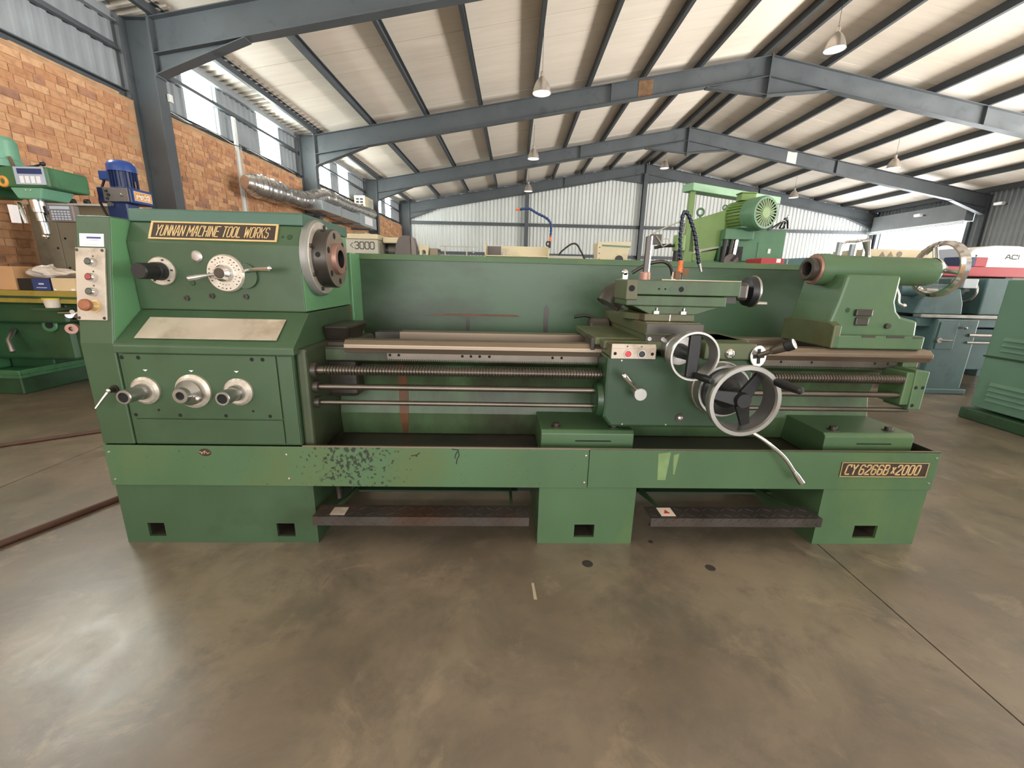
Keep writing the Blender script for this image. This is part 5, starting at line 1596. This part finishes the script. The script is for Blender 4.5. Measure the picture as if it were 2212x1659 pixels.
outp = segmented_hose(bh, [c3(.366, 4.6, 1.59), c3(.368, 4.6, 1.65), c3(.360, 4.6, 1.715), c3(.31, 4.6, 1.765), c3(.22, 4.6, 1.805), c3(.13, 4.6, 1.85), c3(.06, 4.6, 1.843), c3(.03, 4.6, 1.84)], .0135, M_BLUEHOSE)
B(MB().rev(outp[-1], (-1, 0, -.12), [(0, .012), (.012, .013), (.045, .007), (.045, 0)], 12), 'hose_nozzle', M_ORANGE, bh)
B(MB().tube(catmull([c3(.46, 4.7, 1.30), c3(.475, 4.7, 1.41), c3(.53, 4.7, 1.47), c3(.60, 4.7, 1.52), c3(.655, 4.7, 1.52), c3(.70, 4.7, 1.46), c3(.745, 4.7, 1.38), c3(.76, 4.7, 1.30)], 6), .009, 8), 'rubber_cable', M_BLACK, cl)
B(C(.36, .72, 4.64, 4.9, 1.30, 1.395), 'tailstock_pad', M_GREYC, cl, .006)
t = thing('worn_box', 'worn cream box with a green band on top of the cream lathe', 'box', (1.05, 4.78, 1.30))
B(MB().hexa([(-.15, -.13, 0), (.14, -.13, 0), (.14, .13, 0), (-.15, .13, 0), (-.18, -.14, .245), (.17, -.14, .255), (.17, .14, .255), (-.18, .14, .245)]), 'box_body', M_CREAM, t, .008)
B(MB().hexa([(-.179, -.146, .205), (.168, -.146, .195), (.168, -.138, .195), (-.179, -.138, .205), (-.18, -.147, .22), (.17, -.147, .21), (.17, -.139, .21), (-.18, -.139, .22)]), 'green_band', M_MGREEN, t)
B(MB().box(-.178, -.135, -.148, -.13, .02, .245), 'corner_post', M_CREAM, t)
for k in range(3):
    B(MB().rev((-.157, -.148, .07 + .06 * k), (0, -1, 0), [(0, .007), (.002, .006), (.002, 0)], 10), 'rivet', M_RUST, t)
B(MB().rev((.06, -.134, .07), (0, -1, 0), [(0, .045), (.003, .043), (.003, 0)], 20), 'oil_patch', M_BLACK, t)

# ---- big green machine with finned motor under an overhead beam
gm = thing('geared_machine', 'large light green machine with a finned motor under an overhead beam', 'machine', (2.9, 6.2, 0))


def G(x0, x1, y0, y1, z0, z1):
    return MB().box(x0 - 2.9, x1 - 2.9, y0 - 6.2, y1 - 6.2, z0, z1)


def g3(x, y, z):
    return (x - 2.9, y - 6.2, z)


B(G(2.46, 3.7, 6.0, 6.9, 0, 1.45), 'machine_base', M_MGREEN, gm, .01)
B(G(2.80, 3.665, 5.98, 6.6, 1.45, 1.855), 'drive_housing', M_MGREEN, gm, .012)
B(G(2.785, 3.16, 5.86, 5.98, 1.722, 1.856), 'housing_shelf', M_MGREEN, gm, .006)
B(G(3.30, 3.62, 5.972, 5.98, 1.48, 1.70), 'service_door', M_MGREEN, gm, .003)
B(G(3.44, 3.475, 5.964, 5.972, 1.56, 1.62), 'door_handle', M_PAPER, gm)
B(G(2.80, 3.10, 5.97, 5.982, 1.46, 1.64), 'vent_recess', M_BLACK, gm)
for x in (2.80, 2.88, 2.94):
    B(MB().cyl(g3(x, 5.90, 1.40), g3(x + .02, 5.90, 1.722), .028, n=14), 'guide_rod', M_BLACK if x < 2.9 else M_CHROME, gm)
B(MB().prism([(2.40 - 2.9, 1.975), (2.84 - 2.9, 2.115), (2.86 - 2.9, 1.86), (2.80 - 2.9, 1.63), (2.46 - 2.9, 1.56)], 'y', -.15, .25), 'gear_case', M_LGREEN, gm, .012)
B(MB().prism([(2.42 - 2.9, 1.94), (2.50 - 2.9, 1.965), (2.51 - 2.9, 1.66), (2.45 - 2.9, 1.64)], 'y', -.158, -.15), 'case_cover', M_LGREEN, gm, .003)
B(MB().prism([(2.46 - 2.9, 1.55), (2.80 - 2.9, 1.62), (2.80 - 2.9, 1.645), (2.46 - 2.9, 1.582)], 'y', -.162, -.15), 'case_strip', M_GREYC, gm)
B(MB().prism([(2.455 - 2.9, 1.40), (2.755 - 2.9, 1.40), (2.79 - 2.9, 1.60), (2.46 - 2.9, 1.54)], 'y', -.15, .25), 'case_foot', M_LGREEN, gm, .008)
for (x, z, y) in ((2.515, 2.075, 6.1), (2.84, 2.14, 6.1)):
    B(MB().torus(g3(x, y, z + .01), (0, 1, 0), .045 if x < 2.6 else .03, .014 if x < 2.6 else .009, 20, 8).cyl(g3(x, y, z - .09), g3(x, y, z - .03), .014, n=10), 'eye_bolt', M_MGREEN, gm)
B(G(2.33, 2.40, 6.05, 6.13, 0, 2.34), 'frame_post', M_LGREEN, gm, .004)
B(G(3.86, 3.91, 6.75, 6.83, 0, 2.34), 'frame_post', M_STEEL, gm, .004)
bm_ = MB()
pa, pb = Vector(g3(2.32, 6.0, 0)), Vector(g3(3.98, 6.82, 0))
dv = (pb - pa).normalized()
nv = Vector((-dv.y, dv.x, 0))
bm_.hexa([pa - nv * .02 + Vector((0, 0, 2.335)), pb - nv * .02 + Vector((0, 0, 2.335)), pb + nv * .16 + Vector((0, 0, 2.335)), pa + nv * .16 + Vector((0, 0, 2.335)),
          pa - nv * .02 + Vector((0, 0, 2.432)), pb - nv * .02 + Vector((0, 0, 2.432)), pb + nv * .16 + Vector((0, 0, 2.432)), pa + nv * .16 + Vector((0, 0, 2.432))])
B(bm_, 'overhead_beam', M_PGREEN, gm, .006)
mo0, mdir = Vector(g3(3.00, 6.16, 2.03)), Vector((.30, -.95, .0)).normalized()
mt = B(MB().rev(mo0, mdir, [(-.04, .17), (.0, .20), (.03, .20), (.04, .165), (.33, .165)], 36), 'main_motor', M_LGREEN, gm)
_, ma, mb_ = MB().frame(mdir)
for k in range(28):
    a = 2 * PI * k / 28
    e = ma * math.cos(a) + mb_ * math.sin(a)
    w = (mb_ * math.cos(a) - ma * math.sin(a)) * .005
    q = [mo0 + mdir * .05 + e * .16 - w, mo0 + mdir * .05 + e * .16 + w, mo0 + mdir * .05 + e * .195 + w, mo0 + mdir * .05 + e * .195 - w]
    B(MB().hexa(q + [p + mdir * .27 for p in q]), 'cooling_fin', M_LGREEN, mt)
B(MB().rev(mo0, mdir, [(.31, .205), (.50, .205), (.53, .19), (.53, .165)], 40), 'fan_cowl', M_MGREEN, mt)
B(MB().rev(mo0, mdir, [(.515, .166), (.516, 0)], 36), 'fan_back', M_APRON, mt)
B(MB().rev(mo0, mdir, [(.53, .06), (.535, .06), (.535, 0)], 24), 'fan_centre', M_LGREEN, mt)
for k in range(24):
    a = 2 * PI * k / 24
    e = ma * math.cos(a) + mb_ * math.sin(a)
    w = (mb_ * math.cos(a) - ma * math.sin(a)) * .006
    q = [mo0 + mdir * .527 + e * .055 - w, mo0 + mdir * .527 + e * .055 + w, mo0 + mdir * .527 + e * .17 + w, mo0 + mdir * .527 + e * .17 - w]
    B(MB().hexa(q + [p + mdir * .006 for p in q]), 'fan_bar', M_LGREEN, mt)
tb = Vector(g3(3.04, 5.98, 2.215))
B(MB().box(tb.x - .09, tb.x + .10, tb.y - .07, tb.y + .07, tb.z, tb.z + .085), 'terminal_box', M_LGREEN, gm, .006)
B(MB().box(tb.x - .10, tb.x + .11, tb.y - .08, tb.y + .08, tb.z + .087, tb.z + .10), 'terminal_lid', M_LGREEN, gm, .003)
B(MB().box(.02, .36, -.44, -.06, 1.857, 1.875).box(.06, .30, -.40, -.10, 1.875, 1.90), 'motor_foot', M_MGREEN, gm)
for k in range(4):
    pts = [g3(3.36 + .06 * k, 5.82 + .02 * k, 1.87), g3(3.44 + .03 * k, 5.80, 1.93 + .03 * k), g3(3.54, 5.82 + .02 * k, 1.97 - .03 * k), g3(3.58 - .03 * k, 5.84, 1.87)]
    B(MB().tube(catmull(pts, 6), .011, 8), 'bundled_hose', M_CHROME if k % 2 else M_BLACK, gm)
cy = B(MB().rev(g3(2.25, 6.02, 1.57), (0, 0, 1), [(0, .0), (0, .085), (.20, .085), (.205, .075), (.205, 0)], 24), 'side_cylinder', M_LGREEN, gm)
B(MB().cyl(g3(2.22, 6.02, .9), g3(2.22, 6.02, 1.57), .045, n=16), 'cylinder_rod', M_BLACK, gm)
B(G(2.20, 2.46, 6.0, 6.2, .0, .9).box(-.60, -.44, -.14, 0, 1.40, 1.57), 'cylinder_stand', M_LGREEN, gm, .006)
jb = B(G(1.84, 1.985, 5.98, 6.04, 1.645, 1.775), 'switch_station', M_CHUCK, gm, .004)
B(MB().tube(catmull([g3(1.87, 6.0, 1.775), g3(1.89, 6.0, 1.80), g3(2.15, 6.0, 1.92), g3(2.27, 6.0, 1.955), g3(2.30, 6.02, 1.93), g3(2.30, 6.05, 1.80)], 6), .009, 8), 'station_conduit', M_GREYC, jb)
B(MB().tube(catmull([g3(1.90, 5.96, 1.75), g3(1.96, 5.95, 1.68), g3(2.0, 5.95, 1.62), g3(2.10, 5.96, 1.66), g3(2.16, 6.0, 1.62)], 6), .007, 6).tube(catmull([g3(1.97, 5.95, 1.70), g3(2.05, 5.95, 1.72), g3(2.08, 5.95, 1.66), g3(2.02, 5.95, 1.63)], 6), .005, 6), 'loose_wire', M_GREYC, jb)
B(MB().tube([g3(1.90, 5.98, 1.60), g3(2.02, 5.98, 1.63), g3(2.18, 6.0, 1.635)], [.02, .024, .02], 8), 'station_arm', M_BLACK, jb)
il = B(MB().rev(g3(2.67, 5.40, 1.42), (-.1, -1, 0), [(0, .085), (.03, .085), (.035, .06), (.035, 0)], 24), 'index_disc', M_CHUCK, gm)
B(MB().tube([g3(2.66, 5.34, 1.42), g3(2.71, 5.33, 1.49), g3(2.745, 5.33, 1.54)], [.012, .014, .022], 10), 'index_lever', M_BLACK, il)
B(G(2.55, 2.80, 5.40, 6.0, 1.2, 1.40), 'index_bracket', M_CHUCK, gm)
t = thing('red_cabinet', 'small red machine cabinet with a white label behind the splash guard', 'cabinet', (3.10, 5.3, 0))
B(MB().box(-.16, .11, -.10, .25, 0, 1.455), 'cabinet_body', M_REDP, t, .006)
B(MB().box(.02, .07, -.1015, -.10, 1.405, 1.45), 'white_label', M_PAPER, t)
t = thing('blue_grey_cover', 'dark blue-grey machine cover beside the red cabinet', 'cover', (3.60, 5.4, 0))
B(MB().prism([(-.36, 0), (-.36, 1.43), (-.30, 1.46), (.12, 1.49), (.16, 1.46), (.16, 0)], 'y', -.1, .4), 'cover_shell', M_TEALM, t, .01)
B(MB().box(-.30, -.28, -.106, -.10, 1.38, 1.45), 'cover_latch', M_SATIN, t)

# ---- to the right: teal lathe, red bench, white hood, cream guard, tubular frame, louvred cabinet
tl = thing('teal_lathe', 'blue-green lathe standing behind the tailstock handwheel', 'lathe', (5.2, 4.95, 0))


def T(x0, x1, y0, y1, z0, z1):
    return MB().box(x0 - 5.2, x1 - 5.2, y0 - 4.95, y1 - 4.95, z0, z1)


def t3(x, y, z):
    return (x - 5.2, y - 4.95, z)


B(T(4.62, 5.08, 4.60, 5.2, 0, .83), 'end_stand', M_TEALM, tl, .012)
B(T(4.56, 5.10, 4.55, 5.25, 0, .06), 'stand_foot', M_TEALM, tl, .01)
B(T(4.66, 4.86, 4.592, 4.60, .50, .80), 'stand_door', M_TEALM, tl, .004)
B(T(5.08, 6.9, 4.75, 5.2, .25, .72), 'bed_casting', M_TEALM, tl, .01)
B(T(4.45, 6.9, 4.62, 4.72, .84, .875).box(4.45 - 5.2, 6.9 - 5.2, .05, .15, .84, .875), 'bed_way', M_SATIN, tl, .004)
B(T(4.45, 6.9, 4.66, 5.12, .74, .84), 'bed_body', M_TEALM, tl, .01)
B(MB().cyl(t3(5.0, 4.6, .66), t3(6.9, 4.6, .66), .018, n=12).cyl(t3(5.0, 4.6, .58), t3(6.9, 4.6, .58), .014, n=12), 'feed_rod', M_SATIN, tl)
B(MB().prism([(4.42 - 5.2, .875), (4.95 - 5.2, .875), (4.93 - 5.2, 1.0), (4.86 - 5.2, 1.16), (4.55 - 5.2, 1.16), (4.46 - 5.2, 1.02)], 'y', -.27, .1), 'tailstock', M_TEALM, tl, .012)
B(MB().rev(t3(4.30, 4.83, 1.13), (1, 0, 0), [(0, 0), (0, .07), (.70, .07), (.72, .05), (.72, 0)], 24), 'tailstock_barrel', M_TEALM, tl)
B(MB().torus(t3(5.07, 4.83, 1.13), (1, 0, 0), .12, .014, 32, 8).cyl(t3(5.0, 4.83, 1.13), t3(5.09, 4.83, 1.13), .03, n=16), 'tailstock_wheel', M_SATIN, tl)
B(MB().rev(t3(4.68, 4.595, .60), (0, -1, 0), [(0, .03), (.02, .03), (.02, 0)], 18).tube([t3(4.69, 4.58, .60), t3(4.80, 4.56, .60)], .010, 8), 'stand_lever', M_SATIN, tl)
B(MB().ball(t3(4.93, 4.58, .74), .016, 12), 'oil_cap', M_SATIN, tl)
B(T(5.15, 6.6, 4.70, 5.25, .875, 1.27), 'headstock', M_TEALM, tl, .015)
B(T(4.85, 5.0, 4.65, 4.80, 1.16, 1.26), 'coolant_box', M_GALV, tl, .006)
rb = thing('red_bench', 'long red machine bench top behind the blue-green lathe', 'bench', (6.2, 5.7, 0))
B(MB().box(-.85, 1.2, -.2, .5, 1.31, 1.43), 'bench_top', M_REDP, rb, .008)
for x in (-.75, .2, 1.1):
    B(MB().box(x - .05, x + .05, -.1, .4, 0, 1.31), 'bench_leg', M_TEALM, rb, .004)
t = thing('tool_case', 'half blue, half red case lying on the red bench', 'case', (5.78, 5.6, 1.431))
B(MB().box(-.17, .02, -.1, .12, 0, .11), 'case_half', M_BLUED, t, .004)
B(MB().box(.021, .17, -.1, .12, 0, .11), 'case_half', M_REDP, t, .004)
B(MB().box(-.17, .17, -.1, .12, .111, .118), 'case_lid', M_GALV, t)
B(MB().box(.05, .062, -.06, -.05, .118, .145), 'case_catch', M_BLACK, t)
wh = thing('white_hood', 'big white machine hood with dark lettering behind the red bench', 'machine', (7.2, 6.9, 0))
B(MB().prism([(-.50, 0), (-.46, 1.66), (-.40, 1.735), (-.1, 1.785), (.25, 1.785), (.55, 1.74), (.60, 1.60), (.58, 0)], 'y', -.4, .5), 'hood_shell', M_WHITE, wh, .02)
B(MB().prism([(-.60, 0), (-.58, 1.60), (-.54, 1.74), (-.46, 1.745), (-.50, 0)], 'y', -.38, .4), 'hood_side', M_LILAC, wh, .01)
o = lettering('ACI', .20, .055, .014, gap=.25).build('hood_lettering', M_TEXT, wh)
o.location = (.08, -.40, 1.60)
cg = thing('cream_guard', 'cream machine guard with faint warning triangles behind the tailstock barrel', 'machine', (5.66, 6.62, 0))
B(MB().box(-.50, .48, -.2, .5, 0, 1.69), 'guard_shell', M_CREAM, cg, .01)
for k, x in enumerate((-.28, -.16, -.04)):
    if k < 2:
        B(MB().prism([(x - .045, 1.59), (x + .045, 1.59), (x, 1.66)], 'y', -.203, -.2), 'warning_mark', M_TAUPE, cg)
    else:
        B(MB().rev((x + .01, -.2, 1.625), (0, -1, 0), [(0, .04), (.003, .04), (.003, 0)], 20), 'warning_mark', M_TAUPE, cg)
tf = thing('tubular_frame', 'bent chrome tube frame rising behind the tailstock', 'frame', (3.85, 5.05, 0))
B(MB().tube(catmull([(-.10, 0, 0), (-.10, 0, 1.0), (-.10, 0, 1.55), (-.09, 0, 1.62), (-.05, 0, 1.645), (.02, 0, 1.65), (.08, 0, 1.655)], 6), .014, 10), 'tube_loop', M_CHROME, tf)
B(MB().tube(catmull([(.10, .05, 0), (.10, .05, 1.0), (.10, .05, 1.6), (.12, .05, 1.66), (.18, .05, 1.665), (.20, .05, 1.60), (.20, .05, 1.0), (.20, .05, 0)], 6), .014, 10), 'tube_loop', M_CHROME, tf)
B(MB().box(-.15, -.12, -.02, .02, 0, 1.64).box(.0, .03, -.02, .02, 0, 1.62), 'flat_upright', M_GALV, tf)
lc = thing('louvred_cabinet', 'green louvred machine cabinet at the right edge of the view', 'cabinet', (4.6, 3.3, 0))
B(MB().box(-.40, .5, -.6, .38, .12, 1.235), 'cabinet_body', M_CAB, lc, .01)
B(MB().box(-.44, .54, -.64, .42, .0, .10), 'cabinet_foot', M_MILLD, lc, .01)
B(MB().box(-.415, -.40, -.6, .38, .575, .59), 'body_seam', M_APRON, lc)
for (z0, n) in ((.64, 3), (.20, 4)):
    for k in range(n):
        for (ya, yb) in ((-.55, -.18), (-.10, .27)):
            zz = z0 + .045 * k
            B(MB().prism([(-.40, zz), (-.418, zz), (-.40, zz + .028)], 'y', ya, yb), 'louvre', M_CAB, lc)

# ---- brown cables on the floor at the left
for (pts, lab) in (([(-3.8, 2.15, .012), (-3.34, 2.52, .012), (-2.97, 2.81, .012), (-2.3, 3.32, .012), (-1.9, 3.6, .012)], 'thin brown cable on the floor, farther from the camera'),
                   ([(-2.32, 1.05, .015), (-2.141, 1.52, .015), (-1.996, 1.90, .015), (-1.84, 2.3, .015), (-1.78, 2.6, .015)], 'thick brown cable on the floor beside the lathe plinth')):
    r = pts[0][2]
    tag(MB().tube(catmull(pts, 6), r, 10).build('floor_cable', M_CABLE), lab, 'cable', 'cables on the floor')
